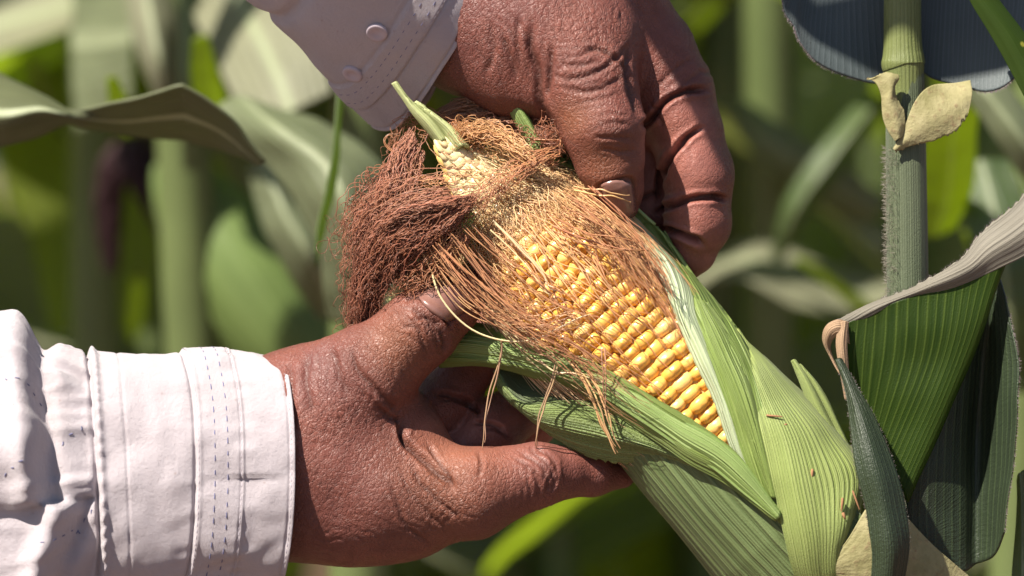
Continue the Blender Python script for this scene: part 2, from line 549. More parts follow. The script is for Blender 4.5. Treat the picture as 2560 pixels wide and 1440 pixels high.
def nail(hand, fl, F, quad, n=(12, 16), lift=2.0, dome=5.0, name='nail'):
    """nail laid on the hand surface: quad = root-left, root-right, tip-right, tip-left in photo pixels with h guess"""
    a, b, c, d = [np.array(p, float) for p in quad]
    G = np.zeros((n[1], n[0], 3))
    for i, v in enumerate(np.linspace(0, 1, n[1])):
        for j, u in enumerate(np.linspace(0, 1, n[0])):
            uu = 0.5 + (u - 0.5) * (0.80 + 0.2 * math.sin(math.pi * min(1, 0.12 + v * 0.8)) ** 0.5)
            vv = v + 0.10 * (1 - (2 * u - 1) ** 2) * (1 if v > 0.5 else -1) * abs(2 * v - 1)
            p = (a * (1 - uu) + b * uu) * (1 - vv) + (d * (1 - uu) + c * uu) * vv
            x, y, _ = q(p[0], p[1], p[2])
            dd = (fl[:, 0] - x) ** 2 + (fl[:, 1] - y) ** 2
            k = dd < 100
            h = fl[k, 2].max() if k.any() else p[2]
            e = max(abs(2 * u - 1), abs(2 * v - 1))
            G[i, j] = (x, y, max(h, p[2] - 40) + lift + dome * (1 - (2 * u - 1) ** 2) * (0.4 + 0.6 * v) - (8 if e > 0.97 else 0))
    for _ in range(2):
        G[1:-1, 1:-1] = (G[1:-1, 1:-1] * 2 + G[:-2, 1:-1] + G[2:, 1:-1] + G[1:-1, :-2] + G[1:-1, 2:]) / 6
    return sheet(name, G, M['nail'], hand, thick=6)

person = thing('person', to_world(q(300, 700, 0)),
               'person in pale stitched shirt sleeves whose two brown hands peel open the ear', 'person')
VOX = 5.0
# ---- lower hand: thumb on the silk, index finger under the husk, two more fingers curled behind
gA_mass = ([(0.74, [(520, 1165, 0, 222), (690, 1152, 0, 232), (790, 1140, 10, 256), (900, 1170, 20, 232), (1000, 1235, 40, 158)]),
            (0.85, [(760, 1040, 60, 165), (905, 940, 100, 112)]),
            (0.9, [(880, 1260, 50, 140), (1020, 1240, 60, 138)])], 90, 1.0)
gA_thumb = ([[(850, 1000, 80, 128), (935, 920, 110, 104), (1050, 818, 118, 98), (1125, 752, 96, 80), (1170, 712, 72, 52)]], 30, 1.0)
gA_index = ([[(985, 1235, 60, 140), (1180, 1232, 95, 112), (1345, 1188, 78, 80), (1400, 1182, 50, 65), (1480, 1186, 6, 54), (1555, 1190, -40, 32)]], 30, 1.0)
gA_mid = ([[(960, 1150, -70, 96), (1088, 1030, -95, 84), (1180, 905, -165, 70), (1250, 800, -255, 55)]], 20, 1.0)
gA_ring = ([[(1000, 1230, -90, 90), (1224, 1080, -100, 80), (1350, 985, -195, 68), (1430, 890, -300, 55)]], 20, 1.0)
gA_lit = ([[(940, 1260, -180, 80), (1180, 1190, -290, 70), (1330, 1060, -350, 60), (1400, 960, -370, 50)]], 20, 1.0)
crA = [([(1018, 752), (1046, 742), (1086, 766), (1118, 800), (1130, 822)], 6, 9), ([(1122, 806), (1150, 786), (1180, 764)], 5, 7), ([(1030, 770), (1075, 800), (1112, 850), (1108, 890)], 9, 9), ([(1045, 790), (1085, 830), (1100, 880)], 5, 6),
       ([(1010, 790), (1050, 815), (1060, 850), (1075, 900)], 5, 5), ([(1035, 800), (1070, 795), (1095, 815)], 5, 6),
       ([(1015, 1040), (1010, 1090), (1040, 1130), (1100, 1180), (1130, 1215)], 9, 18), ([(1000, 1030), (1000, 1075), (1020, 1110)], 6, 8),
       ([(1070, 1110), (1095, 1150), (1120, 1180), (1130, 1220)], 6, 9), ([(1195, 1122), (1205, 1155), (1200, 1190)], 5, 5),
       ([(1300, 1130), (1345, 1150), (1372, 1195), (1365, 1240)], 6, 7), ([(1320, 1120), (1360, 1145), (1385, 1190), (1378, 1235)], 6, 7),
       ([(1335, 1118), (1378, 1140), (1398, 1185)], 5, 6), ([(1285, 1140), (1325, 1165), (1350, 1210), (1345, 1255)], 5, 5),
       ([(1030, 1160), (1080, 1230), (1150, 1290)], 6, 7), ([(1000, 1170), (1050, 1250), (1110, 1320)], 6, 5), ([(980, 1200), (1010, 1290), (1080, 1360)], 6, 5),
       ([(1085, 985), (1130, 988), (1175, 1010), (1195, 1035)], 7, 16, -230, 40), ([(1095, 1000), (1140, 1004), (1185, 1025)], 5, 9, -230, 40),
       ([(1185, 1058), (1225, 1060), (1265, 1078)], 6, 14, -240, 10), ([(1195, 1072), (1235, 1075), (1275, 1095)], 5, 9, -240, 10),
       ([(880, 870), (905, 930), (960, 985), (1000, 1020)], 8, 8), ([(770, 885), (775, 960), (790, 1040)], 9, 6), ([(830, 870), (850, 930), (880, 990)], 8, 6),
       ([(725, 900), (735, 980), (745, 1080)], 7, 5), ([(950, 1010), (985, 1040), (1010, 1045)], 7, 8)]
fiA = [(1060, 820, 90, 100, 45, 22, 5.5), (930, 920, 130, 130, 20, 20, 2.6), (800, 960, 120, 150, 10, 24, 3.2), (960, 1040, 90, 80, -30, 22, 4),
       (1340, 1190, 80, 110, 0, 19, 5.0), (1100, 1270, 140, 110, -40, 22, 3.2), (1100, 1270, 140, 110, 50, 26, 2.4), (880, 1140, 220, 180, 80, 24, 1.7), (820, 1120, 220, 220, 150, 20, 1.7),
       (1220, 1180, 110, 90, 5, 17, 1.6), (860, 1330, 220, 110, 60, 26, 2.5)]
def palmA(V, N):
    x, y = V[:, 0] + 1280, 720 - V[:, 1]
    p = np.zeros(len(V))
    p = np.maximum(p, np.clip((x - 1010) / 60, 0, 1) * np.clip((1180 - y) / 40, 0, 1) * np.clip((y - 1020) / 40, 0, 1) * np.clip((N[:, 1] + 0.1) * 3, 0, 1))
    p = np.maximum(p, np.clip((-70 - V[:, 2]) / 60, 0, 1) * np.clip((x - 980) / 60, 0, 1))
    p = np.maximum(p, 0.45 * np.clip((x - 1120) / 100, 0, 1) * np.clip((y - 1050) / 50, 0, 1) * np.clip(1 - np.abs(y - 1180) / 90, 0, 1))
    return p * 0.8
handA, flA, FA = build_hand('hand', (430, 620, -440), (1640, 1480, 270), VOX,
    [gA_mass, gA_thumb, gA_index, gA_mid, gA_ring, gA_lit], [0, 60, 46, 22, 12, 12], crA, fiA, palmA, [(1120, 1200, 120, 150), (1000, 860, 190, 90)],
    'lower hand coming from the left, thumb up on the silk and index finger under the peeled husk', person,
    bumps=[(890, 880, 150, 40, 12), (820, 880, 120, 40, 10), (1060, 800, 210, 60, 8), (960, 990, 190, 45, 10), (1350, 1170, 150, 50, 8), (940, 1210, 190, 70, 8), (1200, 1180, 200, 70, 8), (1125, 780, 190, 40, -6)])
nail(handA, flA, FA, [(1046, 742, 150), (1122, 806, 150), (1182, 760, 110), (1108, 696, 110)], name='thumbnail')

# ---- upper hand: thumb pressing down on the husk, index finger folded round the far side
gB_mass = ([[(960, -150, -60, 190), (1190, 40, -60, 192), (1340, 60, -20, 190), (1450, 110, 20, 158)],
            (0.8, [(1250, -40, -60, 180), (1480, 10, -70, 165), (1615, 135, -80, 128)]), [(1300, 150, 0, 150), (1440, 190, 40, 125)]], 80, 1.0)
gB_thumb = ([[(1430, 120, 40, 142), (1470, 215, 80, 122), (1508, 318, 112, 101), (1524, 400, 98, 84), (1545, 470, 64, 62), (1555, 510, 46, 42)]], 30, 1.0)
gB_index = ([[(1610, 140, -80, 122), (1680, 225, -72, 108)], [(1690, 262, -60, 100), (1716, 330, -62, 96)], [(1728, 392, -50, 88), (1746, 440, -52, 88)], [(1736, 525, -54, 80), (1745, 560, -60, 84)],
             [(1725, 625, -90, 70), (1650, 690, -170, 60)], [(1690, 250, -90, 90), (1752, 420, -80, 80), (1750, 560, -80, 72)]], 26, 1.0)
gB_mid = ([[(1480, 110, -160, 120), (1600, 330, -190, 90), (1628, 520, -200, 84), (1590, 640, -250, 66)]], 25, 1.0)
gB_ring = ([[(1400, 110, -200, 110), (1500, 330, -290, 85), (1540, 520, -310, 80), (1500, 640, -330, 62)]], 25, 1.0)
gB_palm = ([[(1430, 150, -60, 120), (1560, 260, -120, 90)], [(1600, 200, -90, 90), (1640, 300, -110, 75)]], 60, 1.0)
crB = [([(1492, 520), (1490, 480), (1496, 463), (1534, 454), (1572, 449), (1584, 470), (1592, 520)], 5, 7), ([(1385, 195), (1440, 205), (1490, 190), (1540, 150), (1575, 120)], 7, 6), ([(1450, 150), (1490, 130), (1520, 140), (1560, 170), (1575, 210)], 7, 8), ([(1400, 165), (1450, 175), (1500, 160)], 6, 4),
       ([(1395, 220), (1450, 235), (1510, 225), (1560, 195)], 6, 4), ([(1330, 60), (1328, 130), (1345, 190), (1350, 260), (1390, 330)], 10, 10), ([(1375, 120), (1375, 190), (1362, 250)], 8, 9),
       ([(1255, 90), (1275, 150), (1290, 210)], 8, 6), ([(1300, 40), (1290, 110), (1300, 180)], 7, 5), ([(1225, 60), (1235, 130), (1215, 190)], 7, 5),
       ([(1495, 320), (1530, 312), (1570, 318)], 5, 4), ([(1480, 345), (1530, 352), (1585, 348)], 5, 3.5), ([(1500, 375), (1540, 384), (1590, 376)], 5, 3.5), ([(1485, 300), (1530, 292), (1565, 298)], 5, 2.5),
       ([(1575, 120), (1570, 180), (1580, 240), (1595, 300)], 9, 10),
       ([(1605, 318), (1640, 285), (1670, 250), (1720, 228), (1775, 222)], 7, 26), ([(1648, 505), (1652, 450), (1672, 395), (1710, 350), (1762, 318)], 7, 26),
       ([(1645, 530), (1690, 505), (1740, 492), (1795, 492), (1815, 496)], 7, 26), ([(1645, 572), (1690, 578), (1730, 595), (1765, 612)], 7, 24), ([(1700, 360), (1720, 380), (1730, 410)], 5, 3),
       ([(1595, 500), (1625, 485), (1655, 480)], 7, 10, -230, -60), ([(1625, 250), (1650, 290), (1660, 320)], 5, 4), ([(1690, 235), (1740, 190), (1790, 175)], 6, 4), ([(1640, 225), (1680, 180), (1740, 140)], 6, 4)]
fiB = [(1450, 120, 130, 110, 95, 19, 3.0), (1470, 170, 120, 110, 50, 17, 3.0), (1470, 160, 110, 110, 150, 18, 2.6), (1440, 60, 160, 90, 0, 18, 3.2), (1350, 130, 120, 160, 15, 26, 5.0), (1530, 345, 80, 60, 90, 17, 1.8), (1230, 90, 120, 160, 30, 30, 4.0),
       (1480, 250, 110, 80, 100, 22, 3.4), (1520, 60, 110, 90, 20, 18, 3.5), (1700, 150, 120, 120, 60, 20, 2.0), (1700, 130, 120, 120, 140, 24, 1.6), (1740, 430, 80, 80, 90, 14, 1.2), (1740, 545, 80, 60, 90, 14, 1.2)]
def palmB(V, N):
    x, y = V[:, 0] + 1280, 720 - V[:, 1]
    # the inner side of the index finger and the palm: paler than its outer, right-hand side
    inner = np.clip((1815 + (y - 400) * 0.05 - x - 40 * np.clip((300 - y) / 80, 0, 2)) / 60, 0, 1)
    p = np.clip((x - 1590) / 30, 0, 1) * np.clip((y - 225) / 50, 0, 1) * inner
    p = np.maximum(p, np.clip((-110 - V[:, 2]) / 50, 0, 1) * np.clip((y - 240) / 50, 0, 1))
    return np.maximum(p, 0.5 * np.clip((y - 420) / 40, 0, 1) * np.clip((1600 - x) / 30, 0, 1))
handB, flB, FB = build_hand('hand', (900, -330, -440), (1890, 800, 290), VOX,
    [gB_mass, gB_palm, gB_thumb, gB_index, gB_mid, gB_ring], [0, 60, 46, 20, 22, 18], crB, fiB, palmB, [(1500, 420, 190, 80), (1440, 300, 180, 60)],
    'upper hand reaching down from the top, thumb pressing the husk and index finger folded behind it', person,
    bumps=[(1450, 150, 180, 70, 8), (1520, 150, 170, 40, 10), (1530, 310, 210, 60, 7), (1520, 430, 200, 40, -5), (1735, 415, 40, 62, 12), (1742, 548, 30, 46, 11), (1705, 640, -20, 40, 8), (1690, 300, 20, 50, 8), (1330, 200, 150, 60, -8)])
nail(handB, flB, FB, [(1500, 462, 150), (1578, 456, 150), (1590, 530, 110), (1536, 546, 110)], name='thumbnail', dome=6)

# ------------------------------------------------------------------ shirt sleeves
def stitches(name, paths, parent, mat, length=13, gap=22, rad=2.0, rng=None):
    """little thread dashes along polylines (drawing units)"""
    segs = []
    for P in paths:
        d = np.concatenate([[0], np.cumsum(np.linalg.norm(np.diff(P, axis=0), axis=1))])
        s = 6.0
        while s + length < d[-1]:
            ts = np.linspace(s, s + length * RNG.uniform(0.75, 1.15), 4)
            segs.append(np.stack([np.interp(ts, d, P[:, c]) for c in range(3)], 1))
            s += gap * RNG.uniform(0.9, 1.12)
    V, F = tubes(np.array(segs), np.full(len(segs), rad), 4, 0.6)
    o = mesh_obj(name, to_world(V), F, mat, parent)
    o['kind'] = 'stuff'
    return o

def smoothstep(a, b, x):
    t = np.clip((x - a) / (b - a), 0, 1)
    return t * t * (3 - 2 * t)

# lower sleeve: x runs to the left from the cuff edge, th goes round it
NX, NT_ = 300, 260
xs = np.concatenate([np.linspace(0, 260, 110), np.linspace(262, 505, 90)[0:], np.linspace(509, 1150, 100)])
th = np.linspace(0, 2 * math.pi, NT_, endpoint=False)
XX, TT = np.meshgrid(xs, th, indexing='ij')
front = np.cos(TT)                                  # 1 = facing the viewer
upw = np.sin(TT)
edge = 700 + 38 * front - 8 * np.abs(upw) ** 3 + 4 * upw
px = edge - XX
topy = np.interp(px[:, 65], [-450, -60, 0, 60, 100, 150, 245, 480, 600, 720], [810, 812, 822, 836, 870, 872, 880, 876, 884, 894])
boty = np.interp(px[:, 65], [-450, 0, 240, 480, 720], [1760, 1700, 1560, 1500, 1478])
topy = np.convolve(np.pad(topy, 4, mode='edge'), np.ones(9) / 9, 'valid')
cy = 0.5 * (topy + boty); ry = 0.5 * (boty - topy)
rh = np.interp(xs, [0, 260, 480, 700, 1150], [226, 230, 244, 290, 330])
sq = lambda a: np.sign(a) * np.abs(a) ** 0.92
Y0 = cy[:, None] - ry[:, None] * sq(upw)
H0 = 15 + rh[:, None] * sq(front)
G = np.stack([px, Y0, H0], -1)
S = np.stack([XX, TT * 240, TT * 0], -1).reshape(-1, 3)
d = np.zeros_like(XX)
seam = 482 + 14 * np.sin(TT * 2 + 0.6)              # gathered seam, distance from the edge
# hem, folded band, overlap step
d += 5 * (1 - smoothstep(4, 11, XX)) * 0.5 - 3.0 * np.exp(-((XX - 14) / 3.5) ** 2)
band0, band1 = 128, 246
d += 5 * (smoothstep(band0 - 5, band0 + 3, XX) - smoothstep(band1 - 2, band1 + 5, XX)) - 3 * np.exp(-((XX - band0 - 7) / 3.5) ** 2) - 9 * np.exp(-((XX - band1 - 4) / 5) ** 2)
d += 2.5 * np.exp(-((XX - band1 + 10) / 5) ** 2)
d += -2.6 * np.exp(-((XX - seam + 72) / 4) ** 2)
nz = lambda sx, st, sd: vnoise(np.stack([XX.ravel() / sx, TT.ravel() / st, XX.ravel() * 0], -1), 1.0, sd).reshape(XX.shape)
pk = np.exp(-((XX - band0) / 30) ** 2) + np.exp(-((XX - band1) / 34) ** 2)
d += pk * nz(70, 0.085, 31) * 5.0
d += (1 - smoothstep(seam - 10, seam + 5, XX)) * (nz(150, 0.30, 32) * 9 + nz(60, 0.14, 33) * 3.5 + nz(34, 0.34, 39) * 2.2)
# seam roll and the gathers behind it
d += 10 * np.exp(-((XX - seam + 10) / 9) ** 2) - 20 * np.exp(-((XX - seam - 6) / 6) ** 2)
d += 3.5 * np.exp(-((XX - seam + 8) / 10) ** 2) * np.sin(TT * 62 + 3 * nz(50, 0.3, 5))
bh = smoothstep(seam, seam + 26, XX)
g1 = nz(260, 0.16, 34) + 0.5 * nz(120, 0.09, 35)
rg = np.clip(1 - np.abs(g1) * 1.6, 0, 1) ** 1.5
d += bh * (np.exp(-(XX - seam) / 210) * (24 * rg + 12 * g1) - 14 + 26 * (1 - np.exp(-(XX - seam) / 120)))
tt = TT + 0.0009 * (XX - seam)
for (c, w, am, dr) in [(0.95, 0.16, 70, 0.0006), (0.50, 0.13, 42, -0.0010), (0.10, 0.12, 36, 0.0007), (-0.32, 0.15, 52, -0.0006), (-0.80, 0.15, 38, 0.0004), (1.45, 0.12, 55, 0.0003), (5.0, 0.2, 35, 0)]:
    dd = (TT - c - dr * (XX - seam) + math.pi) % (2 * math.pi) - math.pi
    d += bh * smoothstep(seam + 10, seam + 170, XX) * 0.62 * am * np.exp(-(dd / (1.35 * w)) ** 2)
# the big fold that runs down at the far left
fx = 640 + 46 * np.sin(TT * 1.7 + 0.4) + 90 * np.maximum(0, -upw)
d += 46 * np.exp(-((XX - fx) / 40) ** 2) * smoothstep(-1.0, -0.2, upw + 0.5 * front) * (1 - 0.75 * smoothstep(0.6, 1.0, upw)) - 40 * np.exp(-((XX - fx + 62) / 26) ** 2) * (0.4 + 0.6 * smoothstep(-0.8, 0.2, upw))
d += nz(420, 0.5, 36) * 10 * bh
G3 = np.stack([(px - 1280) * (1 - H0 / DIST), (720 - Y0) * (1 - H0 / DIST), H0], -1)
nrm = np.stack([0 * px, upw * 1.0, front * 1.25], -1); nrm /= np.linalg.norm(nrm, axis=-1, keepdims=True)
GA = G3 + nrm * d[..., None]
GA[..., 0] += bh * nz(90, 0.2, 37) * 8
nr, nc = GA.shape[:2]
fc = grid_faces(nr, nc, True)
uvA = np.stack([(XX / 260).ravel(), (TT * 240 / 260).ravel()], 1)
isbody = (XX[:-1] > seam[:-1]).ravel()
fc = outward(fc, GA.reshape(-1, 3), np.ascontiguousarray(np.broadcast_to(nrm, GA.shape)).reshape(-1, 3))
sleeve = mesh_obj('sleeve', to_world(GA.reshape(-1, 3)), fc, M['cloth'], person, uv=uvA)
sleeve['label'] = 'lower sleeve with stitched cuff, gathered at the seam'
s = sleeve.modifiers.new('thickness', 'SOLIDIFY'); s.thickness = 9 * U; s.offset = -1
nGA = grid_normals(GA)
if np.sum(nGA * nrm) < 0: nGA = -nGA
def ring(x0, lift=0.6, a0=-1.6, a1=1.75, wob=None, n=150):
    t = np.linspace(a0, a1, n)
    X = x0 + (wob(t) if wob is not None else 0 * t)
    i = np.clip(np.searchsorted(xs, X), 1, nr - 1); f = ((X - xs[i - 1]) / (xs[i] - xs[i - 1]))[:, None]
    j = (t % (2 * math.pi)) / (2 * math.pi) * NT_; j0 = j.astype(int) % NT_; j1 = (j0 + 1) % NT_; g = (j - j.astype(int))[:, None]
    lerp = lambda A: (A[i - 1, j0] * (1 - g) + A[i - 1, j1] * g) * (1 - f) + (A[i, j0] * (1 - g) + A[i, j1] * g) * f
    return lerp(GA) + lerp(nGA) * lift
o = stitches('dark_stitching', [ring(168), ring(200)], sleeve, M['thread_dark'], 14, 31, 1.5)
o = stitches('pale_stitching', [ring(9, 0.3), ring(134, 0.3), ring(240, 0.3)], sleeve, M['thread_pale'], 8, 15, 1.5)
mot = []
for (a0, a1, b0, b1) in [(520, 600, 0.45, 0.32), (530, 640, -0.25, -0.15), (560, 720, -0.75, -0.66), (590, 700, -0.82, -0.74), (620, 720, 0.62, 0.72), (505, 560, -0.1, -0.25), (660, 780, 0.2, 0.05)]:
    k = 40
    X = np.linspace(a0, a1, k); T = np.linspace(b0, b1, k) + 0.02 * np.sin(np.linspace(0, 5, k))
    i = np.clip(np.searchsorted(xs, X), 1, nr - 1); j = np.round((T % (2 * math.pi)) / (2 * math.pi) * NT_).astype(int) % NT_
    mot.append(GA[i, j] + nGA[i, j] * 0.6)
o = stitches('dark_stitching', mot, sleeve, M['thread_dark'], 11, 38, 1.6)

# upper sleeve: an open cuff with a rounded corner; the arm comes towards the viewer
ed = [(934, 316, -150), (960, 328, -118), (992, 321, -80), (1040, 272, 0), (1092, 196, 80), (1150, 105, 128), (1214, -8, 105), (1275, -130, 20)]
back = [(1290, -170, -150), (1210, -40, -240), (1120, 110, -270), (1085, 228, -270), (1035, 285, -240), (970, 300, -190)]
K0 = np.array(ed + back, float)
NS, NV = 150, 280
sd = [0, 40, 90, 200, 330, 480, 700, 1100]
rows = []
for sdist in sd:
    r = K0.copy()
    f = sdist / 330.0
    corner = np.exp(-((np.arange(len(K0)) - 0.4) / 1.3) ** 2)
    r[:, 0] -= sdist * 0.68
    r[:, 1] -= sdist * 0.73
    r[:, 2] += np.interp(sdist, [0, 330, 480, 700, 1100], [0, 170, 225, 280, 360])
    w = 1 + 0.04 * f                                   # the arm widens towards the elbow
    cc = r.mean(0); r = cc + (r - cc) * np.array((w, w, 1))
    rows.append(r)
R = np.array(rows)
A = catmull(np.array([[q(*p) for p in r] for r in R]), NS)
# closed loop round the arm
ext = np.concatenate([A[:, -2:], A, A[:, :3]], 1)
m = A.shape[1]
tv = np.linspace(0, m, NV, endpoint=False); ti = tv.astype(int); tf = (tv - ti)[None, :, None]
p0, p1, p2, p3 = [ext[:, ti + 1 + k] for k in (0, 1, 2, 3)]
GB = 0.5 * ((2 * p1) + (-p0 + p2) * tf + (2 * p0 - 5 * p1 + 4 * p2 - p3) * tf ** 2 + (-p0 + 3 * p1 - 3 * p2 + p3) * tf ** 3)
nB = grid_normals(GB)
fwd = GB[NS // 2, NV // 5] - GB[NS // 2].mean(0)
if (nB[NS // 2, NV // 5] @ fwd) < 0: nB = -nB
arc = np.concatenate([np.zeros((1, NV)), np.cumsum(np.linalg.norm(np.diff(GB, axis=0), axis=-1), 0)], 0)
flat = GB.reshape(-1, 3)
dB = vnoise(flat, 150, 41) * 9 + vnoise(flat, 60, 42) * 3.5
ar = arc.ravel()
dB += -4 * np.exp(-((ar - 12) / 4) ** 2) - 5 * np.exp(-((ar - 92) / 4) ** 2) + 4 * (smoothstep(90, 97, ar) - smoothstep(176, 184, ar)) - 4 * np.exp(-((ar - 184) / 5) ** 2)
dB += np.exp(-((ar - 430) / 18) ** 2) * -14 + smoothstep(430, 520, ar) * (vnoise(flat * np.array((1, 1, .4)), 120, 44) * 14)
GB2 = GB + nB * dB.reshape(NS, NV, 1)
uvB = np.stack([(arc / 260).ravel(), np.tile(np.linspace(0, 6, NV), NS)], 1)
sleeveB = mesh_obj('sleeve', to_world(GB2.reshape(-1, 3)), outward(grid_faces(NS, NV, True), GB2.reshape(-1, 3), nB.reshape(-1, 3)), M['cloth'], person, uv=uvB)
sleeveB['label'] = 'upper sleeve in shade, open cuff with two buttons and a rounded corner'
s = sleeveB.modifiers.new('thickness', 'SOLIDIFY'); s.thickness = 9 * U; s.offset = -1
def ringB(dist, v0, v1, lift=0.6):
    js = np.arange(v0, v1)
    out = []
    for j in js:
        i = int(np.clip(np.searchsorted(arc[:, j], dist), 1, NS - 1))
        f = (dist - arc[i - 1, j]) / (arc[i, j] - arc[i - 1, j])
        out.append(GB2[i - 1, j] * (1 - f) + GB2[i, j] * f + nB[i, j] * lift)
    return np.array(out)
vk = NV / m
stitches('dark_stitching', [ringB(120, 2, int(6.8 * vk), -0.2), ringB(152, 2, int(6.8 * vk), -0.2)], sleeveB, M['thread_dark'], 11, 27, 1.1)
stitches('pale_stitching', [ringB(10, 2, int(6.8 * vk), 0.0), ringB(98, 2, int(6.8 * vk), 0.0)], sleeveB, M['thread_pale'], 8, 15, 1.4)
def nearest_on(Gr, x, y, vmax):
    D2 = (Gr[:, :vmax, 0] - x) ** 2 + (Gr[:, :vmax, 1] - y) ** 2
    return np.unravel_index(np.argmin(D2), D2.shape)
for (bx, by) in [(940, 80), (881, 184)]:
    hh = 300.0
    for _ in range(3):
        x, y, _z = q(bx, by, hh); i, j = nearest_on(GB2, x, y, int(6.8 * vk)); hh = GB2[i, j, 2]
    p = GB2[i, j] + nB[i, j] * 3; n = nB[i, j]
    t1 = np.cross(n, (0, 1, 0)); t1 /= np.linalg.norm(t1); t2 = np.cross(n, t1)
    prof = [(0, 2), (9, 2), (11, 3), (16, 4.5), (21, 5), (25, 4.5), (27, 2), (27, -4)]
    ng = 28
    V = np.array([p + t1 * r * math.cos(a) + t2 * r * math.sin(a) + n * z for (r, z) in prof for a in np.arange(ng) * 2 * math.pi / ng])
    mesh_obj('button', to_world(V), grid_faces(len(prof), ng, True), M['button'], sleeveB)

# ------------------------------------------------------------------ materials: corn
def kernel_material():
    t = NT('kernel'); oi = t.n('ObjectInfo'); c = t.coords('Object')
    r = oi.outputs['Random']
    col = t.ramp(r, [(0.0, (0.70, 0.36, 0.060)), (0.4, (0.77, 0.43, 0.085)), (0.75, (0.81, 0.48, 0.12)), (1.0, (0.84, 0.55, 0.19))])
    sx = t.n('SeparateXYZ'); t.l(c, sx.inputs[0])
    cap = t.math('MULTIPLY_ADD', sx.outputs['Z'], 260.0, 0.0, clamp=True)      # paler crown, deeper yellow at the flanks
    col = t.mix(t.math('MULTIPLY', cap, 0.5), col, (0.84, 0.60, 0.26))
    pale = oi.outputs['Color']
    col = t.mix(oi.outputs['Alpha'], pale, col)
    t.l(col, t.b.inputs['Base Color'])
    n = t.noise(c, 900, 2).outputs['Fac']
    t.l(t.bump(n, 0.0002, 0.35), t.b.inputs['Normal'])
    t.set(Roughness=0.36, Specular_IOR_Level=0.5, Subsurface_Weight=0.25, Subsurface_Radius=(0.004, 0.002, 0.0006), Subsurface_Scale=0.5, Coat_Weight=0.12, Coat_Roughness=0.25)
    return t.m
M['kernel'] = kernel_material()

